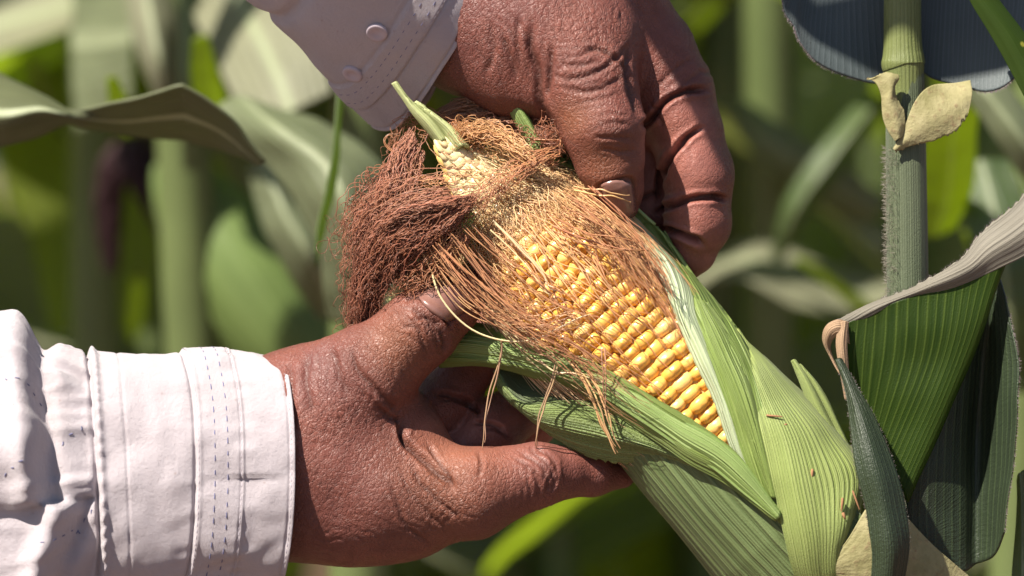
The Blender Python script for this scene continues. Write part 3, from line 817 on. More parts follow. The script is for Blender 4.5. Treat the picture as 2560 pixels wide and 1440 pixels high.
def leaf_material(name, base, vein, ribs, trans=0.3, transcol=None, rough=0.5, rib_bump=0.0006, spec=0.4, vein_w=0.3, cross=0.0, spots=0.0, midrib=False, hair=0.0, streak=1.0, edge=None, pale=None, vein_pow=3.0):
    """ribs run along V; u counts the veins across"""
    t = NT(name); uv = t.coords('UV'); c = t.coords('Object')
    s = t.n('SeparateXYZ'); t.l(uv, s.inputs[0])
    nz = t.noise(c, 120, 3).outputs['Fac']
    n2 = t.noise(c, 34, 4, 0.6).outputs['Fac']
    st = t.n('Mapping'); t.l(uv, st.inputs[0]); st.inputs['Scale'].default_value = (ribs * 2.3, 1.2, 1)
    n3 = t.noise(st.outputs[0], 1.0, 3, 0.6).outputs['Fac']
    xo = t.n('Mapping'); t.l(uv, xo.inputs[0]); xo.inputs['Scale'].default_value = (ribs * 0.6, 0.35, 1)
    un = t.noise(xo.outputs[0], 1.0, 2, 0.5).outputs['Fac']
    ph = t.math('ADD', t.math('MULTIPLY', s.outputs['X'], ribs * 2 * math.pi), t.math('MULTIPLY', nz, 0.8))
    ph = t.math('ADD', ph, t.math('MULTIPLY', un, 3.0))
    w = t.math('MULTIPLY_ADD', t.math('SINE', ph), 0.5, 0.5)
    wv = t.math('POWER', w, 3.0)
    fine = t.math('MULTIPLY_ADD', t.math('SINE', t.math('MULTIPLY', ph, 3.0)), 0.5, 0.5)
    dark = tuple(k * 0.55 for k in base); lite = tuple(min(1, k * 1.35) for k in base)
    col = t.mix(t.ramp(n2, [(0.3, 0.0), (0.7, 1.0)]), dark, lite)
    col = t.mix(0.5, col, base)
    col = t.mix(t.math('MULTIPLY', t.ramp(n3, [(0.35, 0.0), (0.65, 1.0)]), 0.55 * streak), col, vein)
    col = t.mix(t.math('MULTIPLY', t.math('POWER', w, vein_pow), vein_w), col, vein)
    if pale is not None:                        # paler towards v = 0 (the shaded inner base of a husk)
        col = t.mix(t.ramp(s.outputs['Y'], [(pale[1], 1.0), (pale[2], 0.0)]), col, pale[0])
    if edge is not None:
        e = t.math('ABSOLUTE', t.math('MULTIPLY_ADD', s.outputs['X'], 2.0, -1.0))
        col = t.mix(t.ramp(e, [(0.90, 0.0), (1.0, 1.0)]), col, edge)
    if midrib:
        e = t.math('ABSOLUTE', t.math('MULTIPLY_ADD', s.outputs['X'], 2.0, -1.0))
        col = t.mix(t.ramp(e, [(0.05, 1.0), (0.12, 0.0)]), col, (0.30, 0.33, 0.20))
    if spots:
        v = t.n('TexVoronoi'); t.l(c, v.inputs['Vector']); v.inputs['Scale'].default_value = spots
        col = t.mix(t.math('MULTIPLY', t.ramp(v.outputs['Distance'], [(0.05, 1.0), (0.11, 0.0)]), t.ramp(v.outputs['Color'], [(0.62, 0.0), (0.66, 0.8)])), col, (0.45, 0.42, 0.06))
    t.l(col, t.b.inputs['Base Color'])
    h = t.math('ADD', t.math('MULTIPLY', w, 0.45), t.math('MULTIPLY', fine, 0.15))
    h = t.math('ADD', h, t.math('MULTIPLY', n3, 0.8 * streak))
    if cross:
        mp = t.n('Mapping'); t.l(uv, mp.inputs[0]); mp.inputs['Scale'].default_value = (cross / 6, cross, 1)
        h = t.math('ADD', h, t.math('MULTIPLY', t.noise(mp.outputs[0], 1.0, 2).outputs['Fac'], 1.4))
    b = t.bump(h, rib_bump, 0.65)
    b = t.bump(t.noise(c, 2600, 2).outputs['Fac'], 0.00025, 0.5, b)
    t.l(b, t.b.inputs['Normal'])
    t.set(Roughness=rough, Specular_IOR_Level=spec, Sheen_Weight=hair, Sheen_Roughness=0.4)
    if trans:
        tr = t.n('BsdfTranslucent')
        if transcol: t.l(t.mix(t.math('MULTIPLY', wv, 0.4), transcol, vein), tr.inputs['Color'])
        else: t.l(col, tr.inputs['Color'])
        mx = t.n('MixShader'); mx.inputs[0].default_value = trans
        t.l(t.b.outputs[0], mx.inputs[1]); t.l(tr.outputs[0], mx.inputs[2]); t.l(mx.outputs[0], t.out.inputs['Surface'])
    return t.m

M['husk_out'] = leaf_material('husk_outer', (0.235, 0.300, 0.078), (0.39, 0.45, 0.16), 34, 0.25, (0.35, 0.5, 0.10), 0.5, 0.0006, 0.35, 0.55, hair=0.06)
M['husk_mid'] = leaf_material('husk_green', (0.168, 0.245, 0.048), (0.35, 0.43, 0.13), 18, 0.28, (0.35, 0.55, 0.08), 0.4, 0.0010, 0.45, 0.6)
M['husk_strip'] = leaf_material('husk_bright', (0.215, 0.325, 0.075), (0.44, 0.54, 0.22), 11, 0.3, (0.4, 0.6, 0.1), 0.35, 0.0010, 0.5, 0.6)
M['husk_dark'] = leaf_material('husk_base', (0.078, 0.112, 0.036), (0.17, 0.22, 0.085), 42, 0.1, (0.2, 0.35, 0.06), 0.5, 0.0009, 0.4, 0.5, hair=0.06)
M['husk_fan'] = leaf_material('husk_fan', (0.140, 0.195, 0.050), (0.28, 0.35, 0.12), 20, 0.2, (0.3, 0.45, 0.08), 0.45, 0.0010, 0.45, 0.5, cross=130, hair=0.06)
M['husk_pale'] = leaf_material('husk_pale', (0.50, 0.55, 0.22), (0.66, 0.68, 0.40), 7, 0.3, (0.6, 0.7, 0.3), 0.4, 0.0007, 0.45, 0.5)
M['husk_white'] = leaf_material('husk_white', (0.46, 0.56, 0.30), (0.66, 0.70, 0.50), 12, 0.3, (0.6, 0.7, 0.35), 0.4, 0.0007, 0.45, 0.6)
def silk_material(name, rough=0.35):
    t = NT(name)
    col = t.attr('col', 'Color')
    t.l(col, t.b.inputs['Base Color'])
    t.set(Roughness=rough, Specular_IOR_Level=0.6)
    tr = t.n('BsdfTranslucent'); t.l(col, tr.inputs['Color'])
    mx = t.n('MixShader'); mx.inputs[0].default_value = 0.3
    t.l(t.b.outputs[0], mx.inputs[1]); t.l(tr.outputs[0], mx.inputs[2]); t.l(mx.outputs[0], t.out.inputs['Surface'])
    return t.m
M['silk'] = silk_material('silk')
M['cob'] = plain('cob', (0.66, 0.44, 0.16), 0.6, 0.3, 0.25, 400)

# ------------------------------------------------------------------ the plant with the opened ear
plant = thing('corn_plant', to_world(q(2260, 2300, -60)),
              'hairy corn stalk at the right bearing the opened yellow ear the hands hold', 'corn plant')
AX = np.array((0.676, -0.737, 0.0)); BX = np.array((0.737, 0.676, 0.0)); CX = np.array((0, 0, 1.0))
C0 = q(1325, 590, 0)
def rcob(t):
    return np.interp(t, [-340, -320, -270, -200, -120, -40, 60, 200, 500, 700, 800], [8, 24, 46, 74, 112, 152, 178, 190, 190, 176, 150])
def tipbend(t):
    return np.interp(t, [-400, -330, -220, -100], [110, 85, 36, 0])
def ear_pt(t, phi, r):
    t = np.asarray(t, float)
    return C0 + tipbend(t)[..., None] * CX + t[..., None] * AX + (r * np.cos(phi))[..., None] * CX + (r * np.sin(phi))[..., None] * BX
def onhusk(px, py, R, h0=0.0):
    """photo position lying on the husk of radius R round the ear axis"""
    h = 0.0
    for _ in range(4):
        d = q(px, py, h) - C0
        p = d @ BX
        h = math.sqrt(max(R * R - p * p, 0.0)) + h0
    return (px, py, h)
# cob
tt_ = np.linspace(-340, 800, 90); ph_ = np.linspace(0, 2 * math.pi, 48, endpoint=False)
TT2, PP2 = np.meshgrid(tt_, ph_, indexing='ij')
cob = mesh_obj('ear', to_world(ear_pt(TT2, PP2, rcob(TT2) - 4).reshape(-1, 3)), grid_faces(90, 48, True), M['cob'], plant)
cob['label'] = 'ear of yellow kernels'
# kernels: a few meshes shared by every kernel
def kernel_mesh(i):
    nu, nv = 12, 8
    rng = np.random.default_rng(100 + i)
    V = []
    e1, e2 = 0.94, 0.86
    sg = lambda a, e: np.sign(a) * np.abs(a) ** e
    for b in np.linspace(-math.pi / 2, math.pi / 2, nv):
        for a in np.arange(nu) * 2 * math.pi / nu:
            x = sg(math.cos(b), e1) * sg(math.cos(a), e2); y = sg(math.cos(b), e1) * sg(math.sin(a), e2); z = sg(math.sin(b), 0.85)
            V.append((x * (1 + 0.06 * z), y * (1 + 0.10 * z), z - 0.10 * max(0, z) * math.exp(-(x * x + y * y) * 5) * (i % 2)))
    V = np.array(V); V += rng.normal(0, 0.018, (1, 3)) + 0.04 * vnoise(V, 0.9, i)[:, None] * V
    me = bpy.data.meshes.new('kernel')
    V = V * U
    f = [tuple(int(k) for k in r) for r in grid_faces(nv, nu, True)]
    me.from_pydata([tuple(v) for v in V], [], f); me.update()
    me.polygons.foreach_set('use_smooth', np.ones(len(me.polygons), bool))
    me.materials.append(M['kernel'])
    return me
kmesh = [kernel_mesh(i) for i in range(5)]
NROW = 22
nker = 0
rngk = np.random.default_rng(5)
cand = []
for k in range(NROW):
    phi0 = (k - NROW / 2 + 0.4) * 2 * math.pi / NROW
    if abs(phi0) > 1.75: continue
    t = -318.0 + rngk.uniform(0, 20)
    while t < 745:
        r = float(rcob(t))
        young = float(np.clip((t + 60) / 110, 0, 1))
        pitch = 34.5 * (0.62 + 0.38 * young) * rngk.uniform(0.93, 1.07)
        phi = phi0 + 0.10 * math.sin(t / 260.0 + 0.6) + rngk.normal(0, 0.010)
        if r > 62 or k % 2 == 0:
            cand.append((t, phi, r, pitch, young, k))
        t += pitch
cand.sort(key=lambda c: abs(c[1]))
rest_v, rest_f, nker = [], [], 0
for (t, phi, r, pitch, young, k) in cand:
    Z = np.cos(phi) * CX + np.sin(phi) * BX
    slope = (float(rcob(t + 15)) - float(rcob(t - 15))) / 30.0
    X = AX + slope * Z; X /= np.linalg.norm(X)
    Y = np.cross(Z, X); Y /= np.linalg.norm(Y); Z2 = np.cross(X, Y)
    wid = r * 2 * math.pi / NROW * (1 if r > 62 else 1.9)
    rx = pitch * (0.61 + 0.2 * (1 - young)) * rngk.uniform(0.95, 1.05); ryy = wid * (0.575 + 0.15 * (1 - young)) * rngk.uniform(0.95, 1.04); rz = (26 + 8 * young) * rngk.uniform(0.94, 1.08)
    pos = C0 + float(tipbend(t)) * CX + t * AX + (r - 12 + rngk.normal(0, 2.2)) * Z
    ww = to_dir(np.array((X * rx, Y * ryy, Z2 * rz)))
    p = to_world(pos)
    me = kmesh[rngk.integers(0, 5)]
    if young < 0.35:
        pos = pos - 6 * Z
        ww = to_dir(np.array(((X - 0.18 * Z2) * pitch * 1.05, Y * wid * 0.64, Z2 * 17)))
    if nker >= 298:                                   # the hidden rest, far down the flanks: one mesh
        co = np.empty(len(me.vertices) * 3); me.vertices.foreach_get('co', co)
        rest_f += [tuple(int(v) + sum(len(x) for x in rest_v) for v in f.vertices) for f in me.polygons]
        rest_v.append(co.reshape(-1, 3) @ ww + p)
        continue
    mw = Matrix.Identity(4)
    for c in range(3):
        for a in range(3): mw[a][c] = float(ww[c][a])
    for a in range(3): mw[a][3] = float(p[a])
    o = bpy.data.objects.new('kernel', me)
    COL.objects.link(o)
    o.parent = cob
    o.matrix_basis = mw
    o.color = (0.66, 0.54, 0.30, 1.0 if young > 0.99 else young * 0.9)
    nker += 1
if rest_v:
    o = mesh_obj('kernel', np.concatenate(rest_v), rest_f, M['kernel'], cob); o['kind'] = 'stuff'

# husk leaves --------------------------------------------------------------------
def husk(name, rows, mat, nr=90, nc=40, rib=0.0, nrib=10, thick=7, wave=0.0, parent=None, seed=0, frill=None, swap=False):
    G = loft(rows, nr, nc)
    N = grid_normals(G)
    N = np.where(N[..., 2:3] < 0, -N, N)
    u = np.linspace(0, 1, nc)[None]; v = np.linspace(0, 1, nr)[:, None]
    uw = u * nrib * 2 * math.pi + 1.6 * np.sin(u * 9 + seed) + 0.9 * np.sin(u * 23 + 2 * seed)
    d = 0.5 * rib * np.sin(uw + 0.7 * np.sin(v * 5 + seed)) * (0.7 + 0.5 * np.sin(v * 3.1 + u * 7 + seed)) + wave * vnoise(G.reshape(-1, 3), 90, 60 + seed).reshape(nr, nc)
    G = G + N * d[..., None]
    if frill is not None:
        col = -1 if frill > 0 else 0
        G[:, col, 1] += vnoise(np.stack([np.arange(nr) * 1.0, np.zeros(nr), np.zeros(nr)], 1), 1.7, seed) * 6
    o = sheet(name, G, mat, parent or plant, thick, swap=swap)
    return o, G
# base of the husk, still wrapped round the ear
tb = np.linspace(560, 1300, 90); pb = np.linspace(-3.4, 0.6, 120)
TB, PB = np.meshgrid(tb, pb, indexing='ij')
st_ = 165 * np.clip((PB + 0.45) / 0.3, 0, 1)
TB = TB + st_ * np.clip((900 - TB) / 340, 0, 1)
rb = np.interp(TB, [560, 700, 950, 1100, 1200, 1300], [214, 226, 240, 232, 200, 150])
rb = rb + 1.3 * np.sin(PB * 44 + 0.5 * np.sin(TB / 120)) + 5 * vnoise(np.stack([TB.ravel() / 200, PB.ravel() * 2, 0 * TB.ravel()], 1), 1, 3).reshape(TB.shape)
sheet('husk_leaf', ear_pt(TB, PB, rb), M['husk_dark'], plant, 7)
H = onhusk
# right side: outer leaf
husk('husk_leaf', [
    [H(1842, 822, 214), H(1850, 835, 214), H(1853, 846, 216), (1856, 856, -30)],
    [H(1868, 930, 236), H(1890, 905, 244), H(1922, 908, 236), (1910, 900, -90)],
    [H(1893, 1040, 254), H(1945, 1010, 262), H(1998, 985, 244), (1990, 975, -110)],
    [H(1915, 1130, 262), H(1990, 1105, 272), H(2085, 1080, 252), (2075, 1065, -120)],
    [H(1938, 1235, 262), H(2020, 1220, 272), H(2150, 1180, 252), (2140, 1160, -120)],
    [H(1960, 1340, 256), H(2040, 1335, 264), H(2135, 1285, 236), (2150, 1265, -110)],
    [H(1990, 1450, 236), H(2050, 1440, 236), H(2110, 1380, 210), (2130, 1370, -90)],
    [H(2040, 1540, 190), H(2080, 1530, 190), H(2110, 1480, 170), (2130, 1460, -60)]], M['husk_out'], 110, 70, 1.6, 26, 7, 4, seed=1)
# right side: green leaf running down beside the kernels
husk('husk_leaf', [
    [H(1572, 545, 205), H(1615, 553, 206), H(1655, 578, 204), (1650, 590, -60)],
    [H(1640, 640, 218), H(1690, 648, 222), H(1732, 690, 214), (1728, 695, -80)],
    [H(1685, 715, 224), H(1748, 728, 228), H(1800, 770, 220), (1795, 775, -80)],
    [H(1720, 800, 228), H(1792, 815, 236), H(1852, 852, 224), (1860, 862, -60)],
    [H(1765, 900, 232), H(1845, 905, 246), H(1898, 945, 234), (1930, 950, 40)],
    [H(1808, 1000, 236), H(1878, 1015, 250), H(1935, 1050, 240), (1960, 1060, 60)],
    [H(1845, 1105, 240), H(1905, 1130, 252), H(1955, 1150, 246), (1980, 1150, 90)],
    [H(1885, 1205, 246), H(1930, 1230, 252), H(1965, 1245, 250), (1990, 1245, 140)],
    [H(1935, 1290, 250), H(1955, 1310, 250), H(1980, 1320, 250), (1995, 1320, 170)]], M['husk_mid'], 110, 64, 3.0, 13, 7, 5, seed=2)
# darker fold between them
husk('husk_leaf', [
    [H(1735, 745, 232), H(1752, 752, 238), H(1772, 760, 232)],
    [H(1770, 850, 240), H(1805, 850, 248), H(1838, 858, 236)],
    [H(1815, 960, 248), H(1850, 950, 258), H(1882, 965, 244)],
    [H(1855, 1060, 254), H(1885, 1055, 264), H(1905, 1070, 252)],
    [H(1890, 1150, 256), H(1910, 1150, 266), H(1926, 1165, 256)],
    [H(1930, 1245, 256), H(1936, 1245, 262), H(1944, 1250, 256)]], M['husk_mid'], 80, 30, 3.0, 5, 7, 3, seed=3)
# pale inner leaf against the kernels
husk('husk_leaf', [
    [H(1548, 536, 208), H(1566, 536, 212), H(1586, 545, 206)],
    [H(1566, 560, 214), H(1592, 560, 220), H(1612, 570, 212)],
    [H(1618, 640, 218), H(1662, 640, 228), H(1700, 668, 220)],
    [H(1658, 715, 220), H(1695, 712, 232), H(1728, 735, 224)],
    [H(1690, 790, 216), H(1712, 785, 234), H(1738, 795, 228)],
    [H(1738, 900, 214), H(1760, 893, 236), H(1782, 900, 230)],
    [H(1788, 1010, 216), H(1806, 1000, 238), H(1824, 1003, 234)],
    [H(1828, 1118, 220), H(1840, 1108, 238), H(1852, 1106, 238)],
    [H(1862, 1190, 230), H(1870, 1188, 238), H(1878, 1185, 240)]], M['husk_white'], 110, 30, 2.4, 5, 7, 5, seed=4)
# strip of husk passing up behind the thumb
husk('husk_leaf', [
    [H(1600, 560, 205), H(1620, 556, 208), (1640, 560, 20)],
    [H(1480, 458, 190), H(1505, 452, 196), (1520, 452, 10)],
    [H(1400, 405, 185), H(1425, 395, 188), (1436, 388, 0)],
    [H(1335, 375, 178), H(1350, 362, 178), (1362, 352, 0)],
    [(1318, 345, 75), (1328, 335, 80), (1340, 330, 40)]], M['husk_strip'], 60, 24, 2.0, 5, 7, 4, seed=5)
# small rolled tip standing up by the thumb, and the darker blade behind it
husk('husk_leaf', [
    [(1254, 246, 60), (1266, 240, 80), (1282, 248, 60)],
    [(1272, 272, 60), (1290, 262, 86), (1306, 268, 60)],
    [(1290, 310, 60), (1312, 295, 92), (1330, 308, 60)],
    [(1312, 345, 60), (1332, 330, 96), (1350, 345, 60)],
    [(1330, 380, 70), (1350, 372, 110), (1372, 384, 70)]], M['husk_strip'], 40, 20, 1.5, 4, 6, 2, seed=6)
husk('husk_leaf', [
    [(1258, 236, -20), (1272, 232, -10), (1290, 238, -20)],
    [(1280, 262, -10), (1310, 250, -10), (1340, 270, -60)],
    [(1310, 330, 0), (1350, 320, 0), (1390, 335, -60)],
    [(1350, 400, 10), (1390, 395, 10), (1430, 420, -50)],
    [(1420, 450, 20), (1450, 450, 20), (1480, 470, -40)]], M['husk_fan'], 50, 24, 1.5, 6, 6, 4, seed=7)
# left side: the fan leaf with the curled rim (lowest), then darker blade, then the bright bundle
husk('husk_leaf', [
    [(1236, 926, 40), (1246, 968, 40), (1286, 1012, 30)],
    [(1304, 1008, 84), (1326, 1036, 92), (1368, 1078, 60)],
    [(1396, 1002, 120), (1420, 1062, 128), (1458, 1134, 76)],
    [(1478, 1006, 142), (1510, 1082, 152), (1540, 1152, 92)],
    [(1580, 1058, 176), (1604, 1108, 182), (1640, 1158, 122)],
    [(1680, 1112, 208), (1694, 1142, 208), (1720, 1176, 172)],
    [(1790, 1182, 236), (1800, 1194, 238), (1812, 1206, 220)],
    [(1945, 1288, 250), (1945, 1292, 250), (1945, 1297, 246)]], M['husk_fan'], 120, 56, 2.6, 15, 7, 3, seed=8, frill=1)
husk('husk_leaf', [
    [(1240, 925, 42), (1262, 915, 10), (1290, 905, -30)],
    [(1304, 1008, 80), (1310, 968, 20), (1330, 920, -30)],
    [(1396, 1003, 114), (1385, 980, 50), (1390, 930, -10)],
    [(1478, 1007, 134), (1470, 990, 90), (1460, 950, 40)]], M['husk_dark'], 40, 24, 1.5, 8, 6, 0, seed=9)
husk('husk_leaf', [
    [(1330, 918, 60), (1370, 960, 50), (1400, 1010, 40)],
    [(1430, 940, 120), (1460, 985, 118), (1490, 1030, 100)],
    [(1550, 1005, 176), (1575, 1048, 176), (1600, 1085, 150)],
    [(1680, 1090, 212), (1700, 1122, 214), (1720, 1150, 190)],
    [(1800, 1160, 240), (1815, 1185, 242), (1830, 1205, 226)],
    [(1930, 1265, 252), (1932, 1275, 254), (1935, 1285, 250)]], M['husk_mid'], 100, 36, 3.2, 7, 7, 3, seed=10)
husk('husk_leaf', [
    [(1080, 880, 52), (1090, 900, 60), (1100, 916, 40)],
    [(1190, 884, 84), (1200, 902, 92), (1210, 914, 66)],
    [(1310, 898, 116), (1320, 920, 124), (1330, 942, 96)],
    [(1420, 930, 150), (1430, 955, 156), (1436, 976, 126)],
    [(1520, 968, 186), (1525, 1000, 192), (1526, 1024, 160)],
    [(1620, 1020, 220), (1620, 1054, 226), (1615, 1084, 196)],
    [(1720, 1080, 244), (1716, 1120, 250), (1708, 1146, 226)],
    [(1820, 1140, 254), (1815, 1178, 260), (1808, 1205, 240)],
    [(1948, 1292, 260), (1944, 1297, 262), (1940, 1302, 258)]], M['husk_mid'], 120, 36, 3.0, 6, 7, 4, seed=11)
husk('husk_leaf', [
    [(1090, 846, 40), (1100, 862, 60), (1096, 886, 60)],
    [(1180, 842, 74), (1190, 864, 96), (1190, 890, 90)],
    [(1300, 868, 112), (1306, 886, 132), (1304, 910, 122)],
    [(1410, 902, 152), (1414, 922, 168), (1408, 944, 156)],
    [(1510, 940, 190), (1512, 964, 204), (1506, 988, 190)],
    [(1610, 994, 222), (1608, 1020, 238), (1598, 1048, 222)],
    [(1710, 1052, 240), (1706, 1084, 258), (1694, 1114, 242)],
    [(1800, 1104, 248), (1800, 1140, 266), (1786, 1172, 252)],
    [(1872, 1172, 256), (1872, 1206, 270), (1862, 1236, 258)],
    [(1952, 1284, 262), (1950, 1292, 268), (1944, 1300, 264)]], M['husk_strip'], 130, 40, 3.4, 5, 7, 5, seed=12)
husk('husk_leaf', [
    [(1100, 812, 20), (1120, 830, 40), (1120, 856, 50)],
    [(1190, 806, 40), (1210, 836, 74), (1200, 866, 84)],
    [(1320, 842, 100), (1330, 866, 118), (1326, 886, 116)],
    [(1430, 884, 156), (1434, 904, 166), (1430, 922, 158)],
    [(1540, 936, 196), (1544, 954, 206), (1538, 972, 196)],
    [(1640, 996, 222), (1642, 1012, 232), (1634, 1030, 222)],
    [(1740, 1056, 238), (1740, 1074, 248), (1730, 1092, 238)],
    [(1826, 1118, 244), (1826, 1132, 252), (1818, 1146, 246)],
    [(1880, 1180, 252), (1878, 1186, 256), (1874, 1192, 252)]], M['husk_mid'], 110, 24, 2.4, 4, 7, 4, seed=13)

# ------------------------------------------------------------------ silk
rs = np.random.default_rng(21)
NP = 26
def curl(P, amp, freq, rng):
    """P (k,n,3): add wandering to each strand; more towards its end"""
    k, n, _ = P.shape
    s = np.linspace(0, 1, n)[None]
    out = P.copy()
    for c in range(3):
        w = 0
        for f, a in ((1.0, 1.0), (2.3, 0.55), (4.7, 0.28)):
            w = w + a * np.sin(s * f * freq + rng.uniform(0, 6.28, (k, 1))) * rng.uniform(0.4, 1.0, (k, 1))
        out[:, :, c] += amp * w * (0.15 + 0.85 * s)
    return out
TIP_A, TIP_B = q(1035, 265, 60)[:2], q(1150, 440, 80)[:2]
def clear_tip(P):
    """strands that would lie over the bare young tip"""
    X = P[..., :2] - TIP_A; ab = TIP_B - TIP_A
    t = np.clip((X @ ab) / (ab @ ab), 0, 1)
    d = np.linalg.norm(X - t[..., None] * ab, axis=-1)
    return ~np.any((d < 26 + 26 * t) & (P[..., 2] > 0), axis=1)
TH_A, TH_B = q(1508, 318, 110)[:2], q(1540, 415, 100)[:2]
def clear_thumb(P):
    X = P[..., :2] - TH_A; ab = TH_B - TH_A
    t = np.clip((X @ ab) / (ab @ ab), 0, 1)
    d = np.linalg.norm(X - t[..., None] * ab, axis=-1)
    return ~np.any(d < 84 - 20 * t, axis=1)
def strand_obj(name, sets, parent, label=None):
    Vs, Fs, Cs, off = [], [], [], 0
    for (P, rad, c0, c1) in sets:
        keep = (clear_tip(P) | (rs.random(len(P)) < 0.05)) & (clear_thumb(P) | (rs.random(len(P)) < 0.02))
        P, rad, c0, c1 = P[keep], rad[keep], c0[keep], c1[keep]
        if not len(P): continue
        V, F = tubes(P, rad, 3, 0.45)
        k, n = P.shape[:2]
        s = np.linspace(0, 1, n)[None, :, None]
        c = c0[:, None] * (1 - s) + c1[:, None] * s
        Vs.append(V); Fs.append(F + off); off += len(V)
        Cs.append(np.repeat(c.reshape(-1, 3), 3, 0))
    o = mesh_obj(name, to_world(np.concatenate(Vs)), np.concatenate(Fs), M['silk'], parent, cols=np.concatenate(Cs))
    o['kind'] = 'stuff'
    if label: o['label'] = label
    return o
def tint(k, c, var, rng):
    return np.clip(np.array(c)[None] * rng.uniform(1 - var, 1 + var, (k, 1)) * rng.uniform(0.93, 1.07, (k, 3)), 0, 0.95)
GOLD = (0.82, 0.52, 0.25); COPPER = (0.62, 0.30, 0.15); BROWN = (0.38, 0.150, 0.085); DARK = (0.24, 0.088, 0.052); PALE = (0.88, 0.70, 0.42)

def on_ear(k, phi_lo, phi_hi, t0f, t1f, dphi, lift, rng):
    ph = rng.uniform(phi_lo, phi_hi, k)
    t0 = t0f(ph, rng); t1 = t1f(ph, rng)
    s = np.linspace(0, 1, NP)[None]
    t = t0[:, None] * (1 - s) + t1[:, None] * s
    pe = ph[:, None] + (dphi(ph, rng))[:, None] * s ** 1.3 + 0.06 * np.sin(s * rng.uniform(2, 7, (k, 1)) + rng.uniform(0, 6, (k, 1)))
    r = rcob(t) + 14 + lift(k, rng)[:, None] * (0.3 + 0.7 * np.sin(math.pi * np.clip(s * 0.9 + 0.05, 0, 1)))
    return ear_pt(t, pe, r)
sets = []
# golden sheet over the shoulder of the ear: long along the two flanks, short in the middle
def len_golden(ph, rng):
    flank = np.interp(ph, [-1.7, -1.0, -0.55, 0.0, 0.35, 0.9, 1.7], [330, 250, 40, -5, 90, 360, 420])
    return flank * rng.uniform(0.35, 1.15, len(ph)) + rng.normal(0, 30, len(ph))
K = 420
P = on_ear(K, -1.75, 1.75, lambda p, r: -150 + r.uniform(-40, 60, len(p)), len_golden, lambda p, r: r.normal(0, 0.26, len(p)) - 0.10 * p, lambda k, r: r.uniform(0, 26, k), rs)
sets.append((curl(P, 12, 5, rs), rs.uniform(0.6, 1.15, K), tint(K, GOLD, 0.25, rs), tint(K, (0.74, 0.42, 0.20), 0.35, rs)))
# a cap of short fine ones, thick enough to hide the collar
K = 420
P = on_ear(K, -2.0, 2.0, lambda p, r: -170 + r.uniform(-70, 40, len(p)), lambda p, r: r.uniform(-60, 60, len(p)), lambda p, r: r.normal(0.05, 0.4, len(p)), lambda k, r: r.uniform(4, 30, k), rs)
sets.append((curl(P, 15, 6, rs), rs.uniform(0.6, 1.15, K), tint(K, PALE, 0.25, rs), tint(K, GOLD, 0.35, rs)))
# reddish lengths lying in the gutter between kernels and the husks
K = 130
P = on_ear(K, -1.55, -1.05, lambda p, r: -60 + r.uniform(-60, 160, len(p)), lambda p, r: r.uniform(250, 640, len(p)), lambda p, r: r.normal(0.26, 0.20, len(p)), lambda k, r: r.uniform(6, 50, k), rs)
sets.append((curl(P, 9, 5, rs), rs.uniform(0.7, 1.25, K), tint(K, PALE, 0.25, rs), tint(K, (0.74, 0.42, 0.23), 0.35, rs)))
K = 150
P = on_ear(K, 0.70, 1.25, lambda p, r: -60 + r.uniform(-60, 160, len(p)), lambda p, r: r.uniform(200, 520, len(p)), lambda p, r: r.normal(-0.14, 0.10, len(p)), lambda k, r: r.uniform(10, 30, k), rs)
sets.append((curl(P, 6, 5, rs), rs.uniform(0.7, 1.25, K), tint(K, GOLD, 0.25, rs), tint(K, COPPER, 0.35, rs)))
# stray single threads across the kernels
K = 46
P = on_ear(K, -0.7, 0.7, lambda p, r: -80 + r.uniform(0, 160, len(p)), lambda p, r: r.uniform(160, 560, len(p)), lambda p, r: r.normal(0.0, 0.22, len(p)), lambda k, r: r.uniform(14, 34, k), rs)
sets.append((curl(P, 10, 5, rs), rs.uniform(1.2, 1.9, K), tint(K, GOLD, 0.25, rs), tint(K, COPPER, 0.35, rs)))
strand_obj('silk', sets, plant, 'golden fresh silk')

def bundle(ctrl, k, spread, amp, freq, rng, n=NP, cut=(0.75, 1.0), start=(0.0, 0.15)):
    """strands that follow a control curve with a tube-like scatter; ctrl (px,py,h), spread per control point"""
    C = catmull(qa(ctrl), 60); S = np.interp(np.linspace(0, 1, 60), np.linspace(0, 1, len(spread)), spread)
    a = rng.uniform(0, 2 * math.pi, k); r = np.sqrt(rng.uniform(0, 1, k))
    T = np.gradient(C, axis=0); T /= np.linalg.norm(T, axis=1, keepdims=True)
    B1 = np.cross(T, np.array((0, 0, 1.0))); B1 /= np.linalg.norm(B1, axis=1, keepdims=True) + 1e-9; B2 = np.cross(T, B1)
    s0 = rng.uniform(*start, k); s1 = rng.uniform(*cut, k)
    s = s0[:, None] + (s1 - s0)[:, None] * np.linspace(0, 1, n)[None]
    f = s * 59; i = np.clip(f.astype(int), 0, 58); w = (f - i)[..., None]
    L = lambda A: A[i] * (1 - w) + A[i + 1] * w
    tw = rng.normal(0, 0.5, k)[:, None] * s
    Sx = L(S[:, None])[..., 0]
    P = L(C) + (r[:, None] * Sx * np.cos(a[:, None] + tw))[..., None] * L(B1) + 0.75 * (r[:, None] * Sx * np.sin(a[:, None] + tw))[..., None] * L(B2)
    return curl(P, amp, freq, rng)
